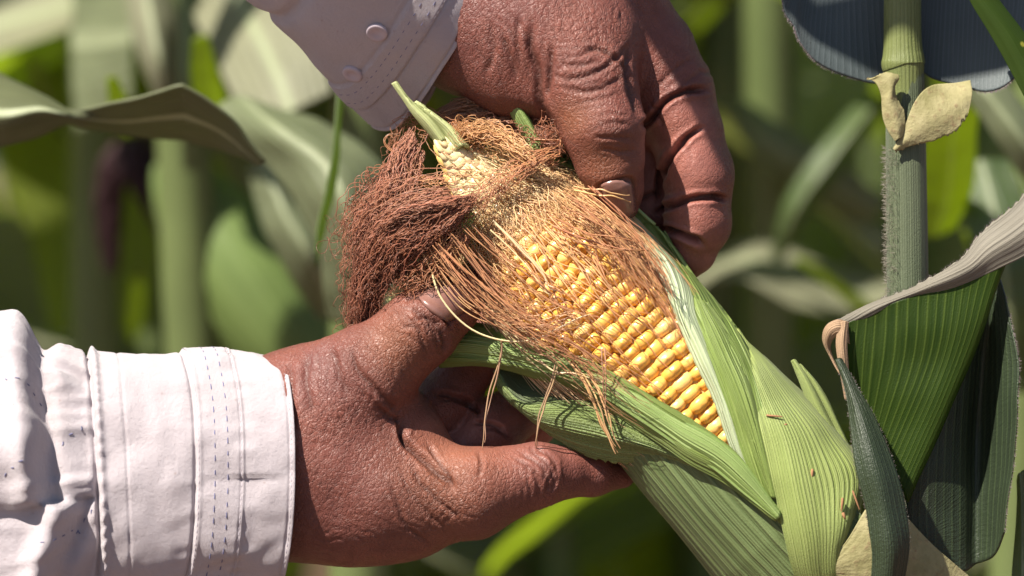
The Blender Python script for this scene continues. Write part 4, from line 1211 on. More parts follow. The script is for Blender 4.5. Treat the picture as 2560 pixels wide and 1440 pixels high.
def crinkle(P, amp, lam, rng):
    """short kinks, as dry silk has"""
    k, n, _ = P.shape
    L = np.cumsum(np.concatenate([np.zeros((k, 1)), np.linalg.norm(np.diff(P, axis=1), axis=-1)], 1), 1)
    out = P.copy()
    s = np.linspace(0, 1, n)[None]
    for c in range(3):
        w = np.sin(L / (lam * rng.uniform(0.6, 2.4, (k, 1))) * 6.283 + rng.uniform(0, 6.28, (k, 1)) + 1.5 * np.sin(L / (lam * 2.7) + rng.uniform(0, 6.28, (k, 1))))
        out[:, :, c] += amp * rng.uniform(0.05, 1.7, (k, 1)) * w * (0.4 + 0.6 * s)
    return out
sets = []
def dry(ctrl, k, spread, amp, freq, c0, c1, r=(0.7, 1.35), var=0.3, n=30, cut=(0.75, 1.0), start=(0.0, 0.15)):
    P = crinkle(bundle(ctrl, k, spread, amp * 1.7, min(freq, 9), rs, n * 2, cut, start), 4.6, 34, rs)
    sets.append((P, rs.uniform(r[0], r[1], k), tint(k, c0, var, rs), tint(k, c1, var, rs)))
# dark twisted band across the shoulder into the tuft
dry([(1400, 372, 120), (1340, 395, 165), (1260, 440, 188), (1180, 500, 192), (1110, 560, 186), (1050, 610, 165)], 60, [26, 28, 34, 40, 44, 40], 16, 9, COPPER, BROWN)
dry([(1180, 480, 200), (1120, 520, 220), (1060, 560, 215), (1000, 600, 190), (950, 690, 150), (930, 760, 120)], 170, [40, 50, 56, 60, 54, 40], 12, 12, BROWN, DARK)
# the tuft: over the tip end and down at the left
dry([(1190, 470, 190), (1110, 480, 220), (1020, 500, 215), (940, 545, 180), (900, 620, 140), (890, 720, 110), (880, 800, 90), (868, 860, 70)], 620, [50, 60, 62, 56, 48, 46, 42, 26], 10, 22, (0.46, 0.21, 0.13), DARK, cut=(0.7, 1.0), n=46)
dry([(1120, 540, 170), (1040, 580, 190), (970, 620, 170), (930, 700, 130), (915, 780, 100), (895, 850, 60)], 460, [50, 60, 58, 46, 40, 30], 9, 24, BROWN, DARK, n=46)
dry([(1060, 330, 70), (1020, 400, 110), (1000, 470, 140), (960, 540, 140), (920, 600, 120), (890, 680, 100)], 280, [34, 44, 56, 54, 44, 40], 11, 16, (0.42, 0.19, 0.12), BROWN, n=36)
# frizz over the top edge, behind the tip
dry([(1090, 330, -20), (1150, 292, -20), (1220, 285, -10), (1300, 312, 20), (1370, 352, 60), (1400, 378, 80)], 260, [44, 44, 40, 34, 26, 20], 13, 12, (0.50, 0.25, 0.15), (0.36, 0.16, 0.10), n=34)
dry([(1180, 400, 130), (1120, 360, 60), (1080, 320, 10), (1040, 310, -20), (1010, 360, -10), (990, 440, 30)], 190, [50, 56, 40, 28, 34, 40], 11, 12, COPPER, BROWN, n=34)
# crinkled golden brown ones round the tip
dry([(1250, 430, 190), (1200, 420, 170), (1150, 425, 160), (1090, 450, 160), (1040, 440, 130), (1010, 430, 110)], 230, [50, 60, 56, 46, 36, 30], 12, 13, GOLD, COPPER, n=34)
dry([(1330, 420, 165), (1270, 380, 150), (1210, 350, 110), (1150, 350, 90), (1120, 330, 60)], 260, [36, 46, 46, 40, 24], 12, 12, GOLD, (0.55, 0.26, 0.11), n=34)
# loose frayed ends
dry([(1000, 440, 120), (950, 480, 110), (900, 560, 90), (880, 640, 70)], 60, [60, 60, 50, 50], 26, 10, BROWN, DARK, n=36)
dry([(1150, 560, 180), (1120, 600, 190), (1080, 660, 180), (1020, 700, 160), (985, 720, 140)], 90, [44, 50, 46, 36, 30], 16, 11, COPPER, BROWN, n=34)
dry([(1250, 300, 20), (1330, 320, 60), (1380, 340, 110), (1400, 380, 120)], 40, [60, 50, 40, 30], 22, 9, (0.34, 0.15, 0.08), BROWN, n=34)
strand_obj('dried_silk', sets, plant, 'dry brown matted silk tuft')

# long loose threads sweeping in front of the lower flank and hanging from the husk
sets = []
loose = [
    ([(1080, 650, 195), (1110, 740, 200), (1180, 815, 205), (1270, 848, 215), (1350, 838, 222), (1440, 790, 232), (1500, 780, 236)], 1, 2.8, PALE),
    ([(1060, 600, 185), (1100, 680, 195), (1170, 760, 205), (1260, 800, 215), (1350, 815, 222), (1420, 790, 230), (1480, 800, 230)], 8, 1.8, GOLD),
    ([(1100, 600, 190), (1160, 690, 205), (1230, 760, 215), (1310, 800, 220), (1390, 800, 226), (1460, 775, 234)], 14, 1.7, COPPER),
    ([(1110, 590, 195), (1180, 660, 212), (1250, 720, 222), (1330, 780, 226), (1420, 830, 230), (1500, 880, 236), (1590, 950, 240)], 22, 1.7, COPPER),
    ([(1100, 560, 195), (1160, 640, 208), (1230, 730, 218), (1300, 790, 222), (1400, 850, 226), (1480, 905, 232), (1560, 965, 240), (1650, 1030, 246)], 16, 1.7, (0.58, 0.28, 0.15)),
    ([(1220, 560, 205), (1300, 640, 216), (1340, 690, 220), (1370, 730, 224), (1450, 760, 232)], 3, 2.3, PALE),
    ([(1250, 850, 190), (1245, 900, 160), (1222, 980, 130), (1204, 1060, 130), (1200, 1124, 120)], 2, 2.6, (0.52, 0.32, 0.20)),
    ([(1400, 905, 196), (1388, 960, 180), (1368, 1020, 160), (1354, 1080, 145), (1346, 1118, 120)], 2, 2.6, (0.52, 0.32, 0.20)),
    ([(1400, 880, 190), (1450, 940, 210), (1485, 1010, 205), (1520, 1090, 190), (1553, 1165, 175)], 3, 2.3, GOLD),
    ([(1460, 920, 210), (1500, 990, 212), (1520, 1060, 205), (1550, 1130, 190)], 3, 2.2, GOLD),
    ([(1510, 860, 236), (1515, 920, 232), (1518, 990, 220), (1545, 1068, 205)], 2, 2.2, (0.60, 0.34, 0.2)),
    ([(1340, 890, 170), (1390, 925, 190), (1450, 935, 205), (1540, 975, 215), (1570, 1010, 220)], 2, 2.0, PALE),
    ([(1430, 470, 215), (1480, 480, 220), (1530, 488, 224), (1592, 494, 200)], 2, 2.5, GOLD),
    ([(1380, 560, 225), (1480, 600, 232), (1560, 615, 238), (1650, 620, 225)], 3, 2.1, COPPER),
    ([(1330, 350, 120), (1390, 352, 130), (1402, 358, 130), (1396, 386, 130), (1380, 380, 128)], 1, 2.4, COPPER),
    ([(1400, 520, 225), (1480, 560, 230), (1560, 610, 232), (1620, 690, 230), (1660, 760, 230)], 12, 1.7, COPPER),
    ([(1450, 480, 210), (1530, 545, 215), (1590, 610, 222), (1640, 690, 226), (1680, 770, 226)], 14, 1.7, COPPER),
    ([(1050, 230, 30), (1030, 250, 20), (1035, 300, 20), (1040, 340, 40)], 2, 1.8, BROWN),
    ([(1020, 390, 110), (975, 365, 100), (972, 345, 95), (1000, 340, 90)], 2, 1.8, COPPER),
    ([(960, 480, 130), (905, 520, 110), (880, 540, 100), (860, 590, 100)], 3, 1.7, BROWN)]
for ctrl, k, r, c in loose:
    P = bundle(ctrl, k, [6 + 3.4 * k] * len(ctrl), 4 + 0.6 * k, 5, rs, 34, (0.85, 1.0), (0.0, 0.06))
    if k > 4: r = r * 0.72
    sets.append((P, rs.uniform(0.85 * r, 1.1 * r, k), tint(k, c, 0.2, rs), tint(k, tuple(x * 0.85 for x in c), 0.2, rs)))
strand_obj('silk', sets, plant, 'loose hanging silk threads')

# tip of the ear: green spike, cream young grains are kernels already
husk('husk_leaf', [
    [(981, 207, 104), (986, 205, 108), (991, 208, 104)],
    [(1007, 246, 104), (1013, 242, 110), (1019, 243, 104)],
    [(1032, 283, 100), (1042, 276, 112), (1052, 276, 100)],
    [(1062, 320, 92), (1074, 309, 112), (1087, 308, 92)],
    [(1094, 364, 80), (1106, 352, 110), (1122, 348, 84)]], M['husk_pale'], 40, 16, 1.5, 3, 8, 3, seed=20)
husk('husk_leaf', [
    [(1032, 258, 98), (1037, 254, 104), (1042, 258, 98)],
    [(1066, 292, 96), (1078, 282, 112), (1090, 286, 96)],
    [(1106, 330, 96), (1122, 318, 118), (1138, 324, 96)],
    [(1140, 378, 104), (1158, 364, 124), (1176, 370, 104)]], M['husk_pale'], 30, 14, 1.2, 3, 7, 3, seed=21)
# pale husk tips caught in the tuft
husk('husk_leaf', [
    [(1040, 652, 150), (1046, 660, 156), (1050, 672, 150)],
    [(1010, 676, 150), (1022, 690, 160), (1030, 704, 150)],
    [(975, 692, 148), (992, 712, 160), (1008, 726, 150)],
    [(960, 730, 140), (976, 744, 150), (990, 752, 142)],
    [(952, 790, 120), (964, 796, 128), (978, 800, 120)]], M['husk_pale'], 50, 20, 1.6, 4, 6, 4, seed=22)
husk('husk_leaf', [
    [(1040, 700, 40), (1070, 715, 60), (1096, 735, 50)],
    [(1080, 640, 80), (1110, 660, 110), (1130, 690, 100)],
    [(1100, 560, 120), (1135, 580, 150), (1160, 610, 140)],
    [(1120, 500, 130), (1160, 510, 160), (1190, 540, 150)]], M['husk_strip'], 50, 20, 1.6, 5, 6, 4, seed=23)

# ------------------------------------------------------------------ stalk, blades and ligules of the same plant
M['stalk'] = leaf_material('stalk', (0.048, 0.062, 0.030), (0.12, 0.14, 0.085), 26, 0, None, 0.5, 0.00022, 0.35, 0.5, hair=0.12)
M['stalk_node'] = leaf_material('stalk_bare', (0.105, 0.125, 0.036), (0.155, 0.175, 0.065), 15, 0, None, 0.42, 0.0003, 0.4, 0.4)
M['blade_blue'] = leaf_material('blade_under', (0.050, 0.064, 0.066), (0.105, 0.125, 0.13), 34, 0.10, (0.10, 0.2, 0.04), 0.55, 0.00012, 0.35, 0.55, hair=0.15, vein_pow=10.0, streak=0.4)
M['blade_green'] = leaf_material('blade_top', (0.020, 0.044, 0.004), (0.13, 0.19, 0.030), 20, 0.46, (0.17, 0.31, 0.006), 0.5, 0.00016, 0.25, 0.5, spots=120, vein_pow=14.0, streak=0.3)
M['blade_dark'] = leaf_material('blade_dark', (0.019, 0.027, 0.016), (0.065, 0.095, 0.040), 18, 0.10, (0.12, 0.25, 0.02), 0.40, 0.00022, 0.35, 0.5, cross=90, hair=0.0, vein_pow=14.0, streak=0.3)
M['midrib'] = leaf_material('midrib', (0.135, 0.122, 0.095), (0.205, 0.185, 0.145), 8, 0.08, None, 0.6, 0.0003, 0.3, 0.4, hair=0.15)
def ligule_material():
    t = NT('ligule'); c = t.coords()
    n1 = t.noise(c, 70, 4, 0.65).outputs['Fac']; n2 = t.noise(c, 420, 4, 0.7).outputs['Fac']
    col = t.mix(t.ramp(n1, [(0.35, 0.0), (0.65, 1.0)]), (0.17, 0.155, 0.062), (0.31, 0.275, 0.145))
    col = t.mix(t.math('MULTIPLY', t.ramp(n2, [(0.55, 0.0), (0.72, 1.0)]), 0.6), col, (0.16, 0.085, 0.05))
    t.l(col, t.b.inputs['Base Color']); t.l(t.bump(n2, 0.0006, 0.7), t.b.inputs['Normal'])
    t.set(Roughness=0.7, Specular_IOR_Level=0.3)
    return t.m
M['ligule'] = ligule_material()
M['dry'] = leaf_material('dry_leaf', (0.36, 0.22, 0.14), (0.50, 0.36, 0.22), 8, 0.2, None, 0.7, 0.0005, 0.3, 0.5)
def stalk_tube(name, cl, mat, n=60, m=48, parent=None, flat=0.9, ribs=0.3):
    """cl: (px,py,h,r)"""
    C = catmull(np.array([list(q(*c[:3])) + [c[3]] for c in cl]), n)
    a = np.linspace(0, 2 * math.pi, m, endpoint=False)
    T = np.gradient(C[:, :3], axis=0); T /= np.linalg.norm(T, axis=1, keepdims=True)
    A = np.cross(T, (0, 0, 1.0)); A /= np.linalg.norm(A, axis=1, keepdims=True); B = np.cross(A, T)
    r = C[:, 3][:, None] + ribs * np.sin(a * 15)[None]
    G = C[:, None, :3] + (r * np.cos(a))[..., None] * A[:, None] + flat * (r * np.sin(a))[..., None] * B[:, None]
    uv = np.stack(np.meshgrid(np.linspace(0, 1, n), np.linspace(0, 2, m), indexing='ij')[::-1], -1).reshape(-1, 2)
    return mesh_obj(name, to_world(G.reshape(-1, 3)), grid_faces(n, m, True), mat, parent, uv=uv), G
stalk_tube('stalk', [(2256, -420, -40, 44), (2256, -150, -40, 46), (2256, 60, -40, 47), (2257, 120, -40, 49), (2258, 146, -40, 53), (2258, 160, -40, 55), (2259, 172, -40, 51), (2260, 240, -40, 48), (2262, 420, -40, 46)], M['stalk_node'], 90, 48, plant, 0.9, 0.4)
stalk_tube('leaf_sheath', [(2262, 172, -40, 47), (2263, 230, -40, 48), (2264, 330, -40, 50), (2266, 480, -40, 51), (2268, 640, -40, 52), (2270, 800, -40, 52), (2275, 1000, -60, 56), (2285, 1300, -60, 62), (2295, 1700, -60, 66), (2290, 2300, -60, 70)], M['stalk'], 140, 64, plant, 0.9, 0.5)
def hairs(name, bases, dirs, length, rad, col, parent, rng):
    k = len(bases)
    s = np.linspace(0, 1, 5)[None, :, None]
    L = rng.uniform(0.5, 1.1, (k, 1, 1)) * length
    D = dirs + rng.normal(0, 0.28, dirs.shape); D /= np.linalg.norm(D, axis=1, keepdims=True)
    P = bases[:, None] + D[:, None] * L * s + rng.normal(0, 0.10, (k, 1, 3)) * L * s ** 2
    V, F = tubes(P, np.full(k, rad), 3, 0.3)
    o = mesh_obj(name, to_world(V), F, M['silk'], parent, cols=np.repeat(np.full((k * 5, 3), 1.0) * np.array(col), 3, 0))
    o['kind'] = 'stuff'
    return o
rh_ = np.random.default_rng(31)
def stalk_hair(n):
    y = rh_.uniform(370, 790, n); side = rh_.uniform(2.2, 4.2, n)
    B = []; D = []
    for yy, a in zip(y, side):
        c = q(np.interp(yy, [330, 640, 800], [2264, 2268, 2270]), yy, -40); r = np.interp(yy, [330, 640, 800], [50, 52, 52])
        d = np.array((math.cos(a), 0, -math.sin(a) * 0.9)); d = np.array((math.cos(a), 0.05, math.sin(a + math.pi)))
        B.append(c + d * r); D.append(d + np.array((0, 0.15, 0)))
    return np.array(B), np.array(D)
b_, d_ = stalk_hair(700)
hairs('stalk_hair', b_, d_, 15, 0.55, (0.30, 0.27, 0.22), plant, rh_)
def edge_hair(Gs, n, length, col, rng):
    B, D = [], []
    for (E, out) in Gs:
        k = rng.integers(0, len(E) - 1, n); f = rng.uniform(0, 1, n)[:, None]
        B.append(E[k] * (1 - f) + E[k + 1] * f)
        D.append(np.broadcast_to(np.array(out, float), (n, 3)))
    return np.concatenate(B), np.concatenate(D)

# blue-grey blades spreading behind the stalk at the top
o, Gl = husk('leaf', [
    [(2290, 140, -110), (2275, 30, -130), (2260, -160, -150)],
    [(2212, 206, -95), (2200, 60, -120), (2185, -150, -150)],
    [(2130, 194, -65), (2125, 60, -105), (2120, -130, -150)],
    [(2046, 158, -35), (2056, 50, -90), (2070, -110, -140)],
    [(2000, 106, -20), (2010, 20, -75), (2030, -90, -130)],
    [(1984, 66, -16), (1994, 0, -66), (2014, -80, -124)],
    [(1960, 24, -10), (1978, -20, -60), (2006, -76, -120)],
    [(1952, -60, -10), (1968, -80, -50), (1990, -110, -100)]], M['blade_blue'], 80, 60, 0.0, 18, 6, 3, seed=30, swap=True)
o, Gr = husk('leaf', [
    [(2270, 130, -110), (2290, 20, -130), (2310, -160, -150)],
    [(2320, 190, -95), (2330, 60, -120), (2345, -150, -150)],
    [(2400, 214, -70), (2405, 70, -110), (2415, -130, -150)],
    [(2470, 228, -40), (2480, 80, -90), (2490, -120, -140)],
    [(2530, 198, -20), (2550, 70, -70), (2570, -100, -120)],
    [(2590, 110, -10), (2610, 20, -50), (2630, -80, -100)]], M['blade_blue'], 80, 60, 0.0, 18, 6, 3, seed=31, swap=True)
b_, d_ = edge_hair([(Gl[20:, 0], (-0.7, -0.6, 0.2)), (Gr[30:, 0], (0.4, -0.8, 0.2))], 240, 10, None, rh_)
hairs('leaf_hair', b_, d_, 8, 0.5, (0.28, 0.22, 0.23), plant, rh_)
# cream ligules wrapping the stalk
husk('ligule', [
    [(2176, 194, 0), (2188, 188, 20), (2206, 186, 30)],
    [(2196, 212, 24), (2222, 196, 38), (2246, 190, 34)],
    [(2206, 240, 30), (2226, 226, 44), (2234, 214, 34)],
    [(2208, 268, 30), (2224, 250, 46), (2240, 244, 34)],
    [(2210, 300, 32), (2236, 284, 46), (2260, 276, 34)],
    [(2222, 330, 34), (2244, 320, 44), (2262, 306, 32)],
    [(2240, 352, 30), (2246, 346, 36), (2252, 338, 30)]], M['ligule'], 80, 26, 0, 4, 6, 14, frill=1, seed=32)
husk('ligule', [
    [(2232, 372, 24), (2236, 376, 26), (2240, 379, 22)],
    [(2258, 326, 30), (2268, 348, 36), (2284, 364, 28)],
    [(2290, 250, 26), (2314, 306, 40), (2340, 350, 28)],
    [(2330, 214, 6), (2358, 280, 34), (2386, 326, 26)],
    [(2392, 206, -30), (2402, 250, 10), (2410, 300, 22)],
    [(2426, 200, -40), (2430, 236, -10), (2420, 284, 14)]], M['ligule'], 70, 34, 0, 4, 6, 12, frill=1, seed=33)
# sharp blade crossing the top right corner
husk('leaf', [
    [(2395, -60, 120), (2420, -70, 130), (2460, -80, 110)],
    [(2430, 10, 130), (2458, 2, 140), (2490, -10, 116)],
    [(2490, 110, 140), (2524, 92, 150), (2556, 76, 120)],
    [(2560, 240, 150), (2590, 210, 160), (2630, 180, 130)]], M['blade_green'], 60, 30, 1.0, 6, 6, 3, seed=34)

# folded leaf at the right: pale midrib band, green face, dark lower part
o, Gm = husk('leaf', [
    [(2070, 812, 60), (2120, 806, 66), (2170, 800, 60)],
    [(2190, 756, 72), (2200, 766, 84), (2210, 778, 70)],
    [(2300, 712, 88), (2306, 724, 100), (2314, 738, 86)],
    [(2400, 652, 98), (2418, 676, 112), (2432, 700, 96)],
    [(2444, 590, 92), (2476, 630, 118), (2506, 668, 100)],
    [(2510, 536, 80), (2546, 584, 112), (2580, 632, 96)],
    [(2610, 440, 60), (2650, 500, 90), (2690, 560, 80)]], M['midrib'], 120, 40, 1.0, 6, 4, 9, frill=-1, seed=40)
o, Gf = husk('leaf', [
    [(2122, 806, 74), (2112, 900, 64), (2124, 1010, 40)],
    [(2200, 770, 84), (2190, 900, 74), (2168, 1060, 44)],
    [(2290, 736, 90), (2276, 900, 84), (2206, 1110, 48)],
    [(2370, 706, 96), (2340, 900, 90), (2232, 1160, 54)],
    [(2440, 684, 96), (2388, 900, 92), (2254, 1215, 60)],
    [(2505, 662, 92), (2420, 905, 80), (2266, 1250, 56)],
    [(2510, 660, 60), (2425, 905, 40), (2270, 1255, 30)]], M['blade_green'], 120, 90, 0.0, 12, 6, 4, seed=41, swap=True)
o, Gd = husk('leaf', [
    [(2270, 1250, 44), (2262, 1330, 30), (2272, 1420, 10)],
    [(2340, 1060, 40), (2330, 1230, 30), (2330, 1410, 10)],
    [(2420, 880, 20), (2405, 1130, -10), (2400, 1430, -10)],
    [(2464, 780, 0), (2446, 1050, -60), (2440, 1410, -40)],
    [(2492, 690, 10), (2504, 1000, 16), (2484, 1390, 0)],
    [(2514, 740, 30), (2548, 970, 76), (2510, 1330, 40)]], M['blade_dark'], 120, 90, 0.0, 12, 6, 5, seed=42, swap=True)
b_, d_ = edge_hair([(Gd[-1, :], (0.9, -0.2, 0.1)), (Gm[20:, 0], (-0.3, 0.9, 0.2))], 260, 10, None, rh_)
hairs('leaf_hair', b_, d_, 8, 0.5, (0.28, 0.23, 0.22), plant, rh_)
# narrow dark blade and the pale sheath flaps at the base of the ear
o, Gn = husk('leaf', [
    [(2092, 900, 116), (2096, 898, 120), (2102, 900, 116)],
    [(2110, 960, 150), (2122, 956, 158), (2138, 962, 150)],
    [(2126, 1060, 200), (2150, 1040, 214), (2186, 1050, 190)],
    [(2140, 1160, 236), (2180, 1140, 258), (2228, 1150, 220)],
    [(2166, 1280, 250), (2210, 1260, 276), (2262, 1265, 230)],
    [(2180, 1390, 244), (2226, 1380, 274), (2270, 1370, 230)],
    [(2170, 1500, 230), (2216, 1500, 250), (2250, 1490, 220)]], M['blade_dark'], 100, 44, 1.2, 8, 7, 4, seed=43)
b_, d_ = edge_hair([(Gn[10:, 0], (-0.9, 0.3, 0.2)), (Gn[10:, -1], (0.6, 0.5, 0.2))], 240, 10, None, rh_)
hairs('leaf_hair', b_, d_, 8, 0.5, (0.28, 0.24, 0.22), plant, rh_)
husk('leaf_sheath', [
    [(2050, 1416, 228), (2056, 1424, 230), (2062, 1432, 224)],
    [(2110, 1360, 240), (2124, 1400, 246), (2136, 1450, 236)],
    [(2160, 1280, 240), (2180, 1360, 250), (2196, 1470, 236)],
    [(2190, 1230, 226), (2220, 1350, 240), (2240, 1490, 226)]], M['ligule'], 60, 40, 0.8, 7, 7, 5, seed=44)
husk('leaf_sheath', [
    [(2262, 1290, 150), (2262, 1380, 160), (2262, 1500, 160)],
    [(2300, 1330, 120), (2306, 1410, 130), (2312, 1510, 130)],
    [(2350, 1380, 90), (2360, 1440, 90), (2366, 1520, 90)],
    [(2420, 1440, 50), (2430, 1470, 50), (2440, 1530, 50)]], M['ligule'], 60, 40, 0.8, 7, 7, 5, seed=45)
# dried curl at the corner of the green blade, slim bract beside the ear
husk('leaf', [
    [(2116, 806, 80), (2120, 830, 84), (2124, 860, 78)],
    [(2094, 800, 90), (2096, 818, 98), (2100, 838, 90)],
    [(2066, 816, 86), (2074, 830, 94), (2084, 846, 84)],
    [(2058, 850, 74), (2066, 860, 80), (2076, 870, 70)],
    [(2074, 890, 70), (2080, 896, 72), (2086, 904, 66)],
    [(2096, 930, 80), (2100, 934, 82), (2106, 940, 78)]], M['dry'], 70, 20, 1.0, 4, 5, 4, seed=46)
husk('leaf', [
    [(2098, 806, 92), (2110, 802, 98), (2122, 806, 90)],
    [(2090, 860, 96), (2104, 856, 106), (2118, 862, 96)],
    [(2100, 930, 96), (2110, 926, 104), (2122, 932, 94)],
    [(2112, 1000, 90), (2116, 998, 94), (2122, 1002, 88)]], M['dry'], 60, 20, 1.6, 3, 5, 4, seed=47)
husk('husk_leaf', [
    [(1980, 902, 40), (1984, 900, 44), (1988, 904, 40)],
    [(2002, 960, 60), (2014, 950, 70), (2026, 958, 56)],
    [(2040, 1050, 80), (2056, 1036, 94), (2072, 1046, 76)],
    [(2094, 1130, 100), (2106, 1122, 112), (2120, 1130, 96)],
    [(2150, 1200, 110), (2154, 1198, 116), (2160, 1204, 106)]], M['husk_out'], 60, 24, 1.4, 5, 6, 3, seed=48)
husk('husk_leaf', [
    [(1996, 914, 20), (2000, 910, 24), (2006, 914, 20)],
    [(2030, 970, 40), (2038, 960, 50), (2048, 968, 36)],
    [(2080, 1070, 60), (2090, 1058, 74), (2100, 1068, 56)],
    [(2130, 1160, 80), (2136, 1154, 92), (2144, 1160, 76)]], M['husk_out'], 50, 18, 1.2, 4, 6, 3, seed=49)
# chaff stuck on the husk
M['chaff'] = plain('chaff', (0.30, 0.15, 0.075), 0.8, 0.3, 0.3, 900)
for (x, y, ang, L, w, lab) in [(1936, 1040, 5, 40, 2.6, 'tan scrap lying level on the green husk, the highest of the scraps'), (1962, 1062, -20, 12, 2.6, 'smallest brown crumb on the husk, just under the level tan scrap'),
        (2030, 1186, 95, 26, 3.4, 'upright orange tan scrap alone in the middle of the pale husk'), (2105, 1262, 95, 34, 3, 'slim upright tan scrap near the right edge of the husk'),
        (2110, 1290, 70, 16, 4, 'short stubby brown scrap at the foot of the slim upright one'), (2140, 1250, 70, 50, 2.6, 'long thin brown scrap where the husk meets the dark narrow blade')]:
    p0 = np.array(onhusk(x, y, 268)); k = np.linspace(-0.5, 0.5, 8)
    a = math.radians(ang)
    P = np.array([q(p0[0] + L * t * math.cos(a), p0[1] + L * t * math.sin(a), p0[2] + 6 + 10 * (0.25 - t * t)) for t in k])
    V, F = tubes(P[None], np.array([w]), 6, 0.5)
    o = mesh_obj('chaff', to_world(V), F, M['chaff'], None)
    prop(o, lab, 'plant scrap', 'tan scraps stuck on the husk')

# unseen blades added above the picture to shade the folded finger and blue-grey blades
def sunward(px, py, t):
    return q(px, py, 0) + t * SUN_CAM
def shade_leaf(rows, seed):
    R = np.array([[sunward(*p) for p in r] for r in rows])
    G = catmull(R, 70); G = np.swapaxes(catmull(np.swapaxes(G, 0, 1), 24), 0, 1)
    return sheet('leaf', G, M['blade_green'], plant, 6)  # blade added out of view for its shadow
shade_leaf([[(2300, -900, 2300), (2340, -760, 2300), (2380, -620, 2300)], [(1900, -820, 2500), (2000, -620, 2500), (2100, -480, 2500)], [(1520, -420, 2500), (1720, -340, 2500), (1950, -260, 2500)],
           [(1530, -130, 2400), (1720, -130, 2400), (1950, -110, 2400)], [(1615, 90, 2300), (1780, 70, 2300), (1950, 60, 2300)], [(1728, 275, 2200), (1830, 250, 2200), (1940, 230, 2200)], [(1872, 540, 2100), (1886, 535, 2100), (1900, 528, 2100)]], 60)
shade_leaf([[(2700, -260, 2600), (2700, 0, 2600), (2700, 120, 2600)], [(2500, -260, 2600), (2500, -50, 2600), (2500, 110, 2600)], [(2200, -240, 2600), (2200, -60, 2600), (2200, 62, 2600)], [(2000, -180, 2500), (2000, -70, 2500), (2000, 16, 2500)], [(1900, -60, 2450), (1900, -50, 2450), (1900, -40, 2450)]], 61)

# ------------------------------------------------------------------ the field behind
def ground_material():
    t = NT('soil'); c = t.coords()
    n = t.noise(c, 6, 6, 0.65).outputs['Fac']; n2 = t.noise(c, 60, 5, 0.7).outputs['Fac']
    col = t.mix(t.ramp(n, [(0.35, 0.0), (0.7, 1.0)]), (0.20, 0.115, 0.085), (0.34, 0.215, 0.165))
    col = t.mix(t.math('MULTIPLY', t.ramp(n2, [(0.5, 0.0), (0.8, 1.0)]), 0.5), col, (0.12, 0.075, 0.055))
    t.l(col, t.b.inputs['Base Color']); t.l(t.bump(n2, 0.03, 1.0), t.b.inputs['Normal'])
    t.set(Roughness=0.95, Specular_IOR_Level=0.1)
    return t.m
M['soil'] = ground_material()
gx = np.concatenate([np.linspace(-60, -4, 12), np.linspace(-3.5, 3.5, 60), np.linspace(4, 60, 12)])
gy = np.concatenate([np.linspace(-20, -2, 8), np.linspace(-1.8, 9, 90), np.linspace(9.5, 120, 14)])
GX, GY = np.meshgrid(gx, gy, indexing='ij')
gz = 0.03 * vnoise(np.stack([GX.ravel(), GY.ravel(), 0 * GX.ravel()], 1), 0.30, 71) + 0.015 * vnoise(np.stack([GX.ravel(), GY.ravel(), 0 * GX.ravel()], 1), 0.09, 72)
g = mesh_obj('ground', np.stack([GX.ravel(), GY.ravel(), gz], 1), grid_faces(len(gx), len(gy)), M['soil'])
g['kind'] = 'structure'

FM = [leaf_material('field_leaf', b, v, 9, tr, tc, r, 0.0010, sp, 0.3, midrib=True) for (b, v, tr, tc, r, sp) in [
    ((0.095, 0.130, 0.050), (0.17, 0.21, 0.09), 0.46, (0.36, 0.50, 0.010), 0.34, 0.65),
    ((0.135, 0.155, 0.085), (0.22, 0.24, 0.14), 0.36, (0.32, 0.44, 0.03), 0.46, 0.45),
    ((0.065, 0.100, 0.036), (0.13, 0.17, 0.065), 0.46, (0.30, 0.46, 0.008), 0.32, 0.65),
    ((0.190, 0.190, 0.125), (0.27, 0.27, 0.17), 0.30, (0.36, 0.42, 0.08), 0.5, 0.4),
    ((0.150, 0.190, 0.030), (0.24, 0.28, 0.06), 0.52, (0.50, 0.62, 0.012), 0.4, 0.5)]]
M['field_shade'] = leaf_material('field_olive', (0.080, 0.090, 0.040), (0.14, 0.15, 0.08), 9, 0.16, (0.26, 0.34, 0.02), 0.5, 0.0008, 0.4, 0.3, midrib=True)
M['field_stalk'] = plain('field_stalk', (0.10, 0.13, 0.045), 0.5, 0.4, 0.3, 30)
M['field_silk'] = plain('field_silk', (0.030, 0.012, 0.014), 0.6, 0.3, 0.4, 200)
M['field_husk'] = leaf_material('field_husk', (0.085, 0.130, 0.030), (0.16, 0.22, 0.07), 22, 0.1, None, 0.5, 0.0008, 0.35, 0.4)
M['field_tassel'] = plain('tassel', (0.34, 0.27, 0.14), 0.8, 0.2, 0.3, 60)

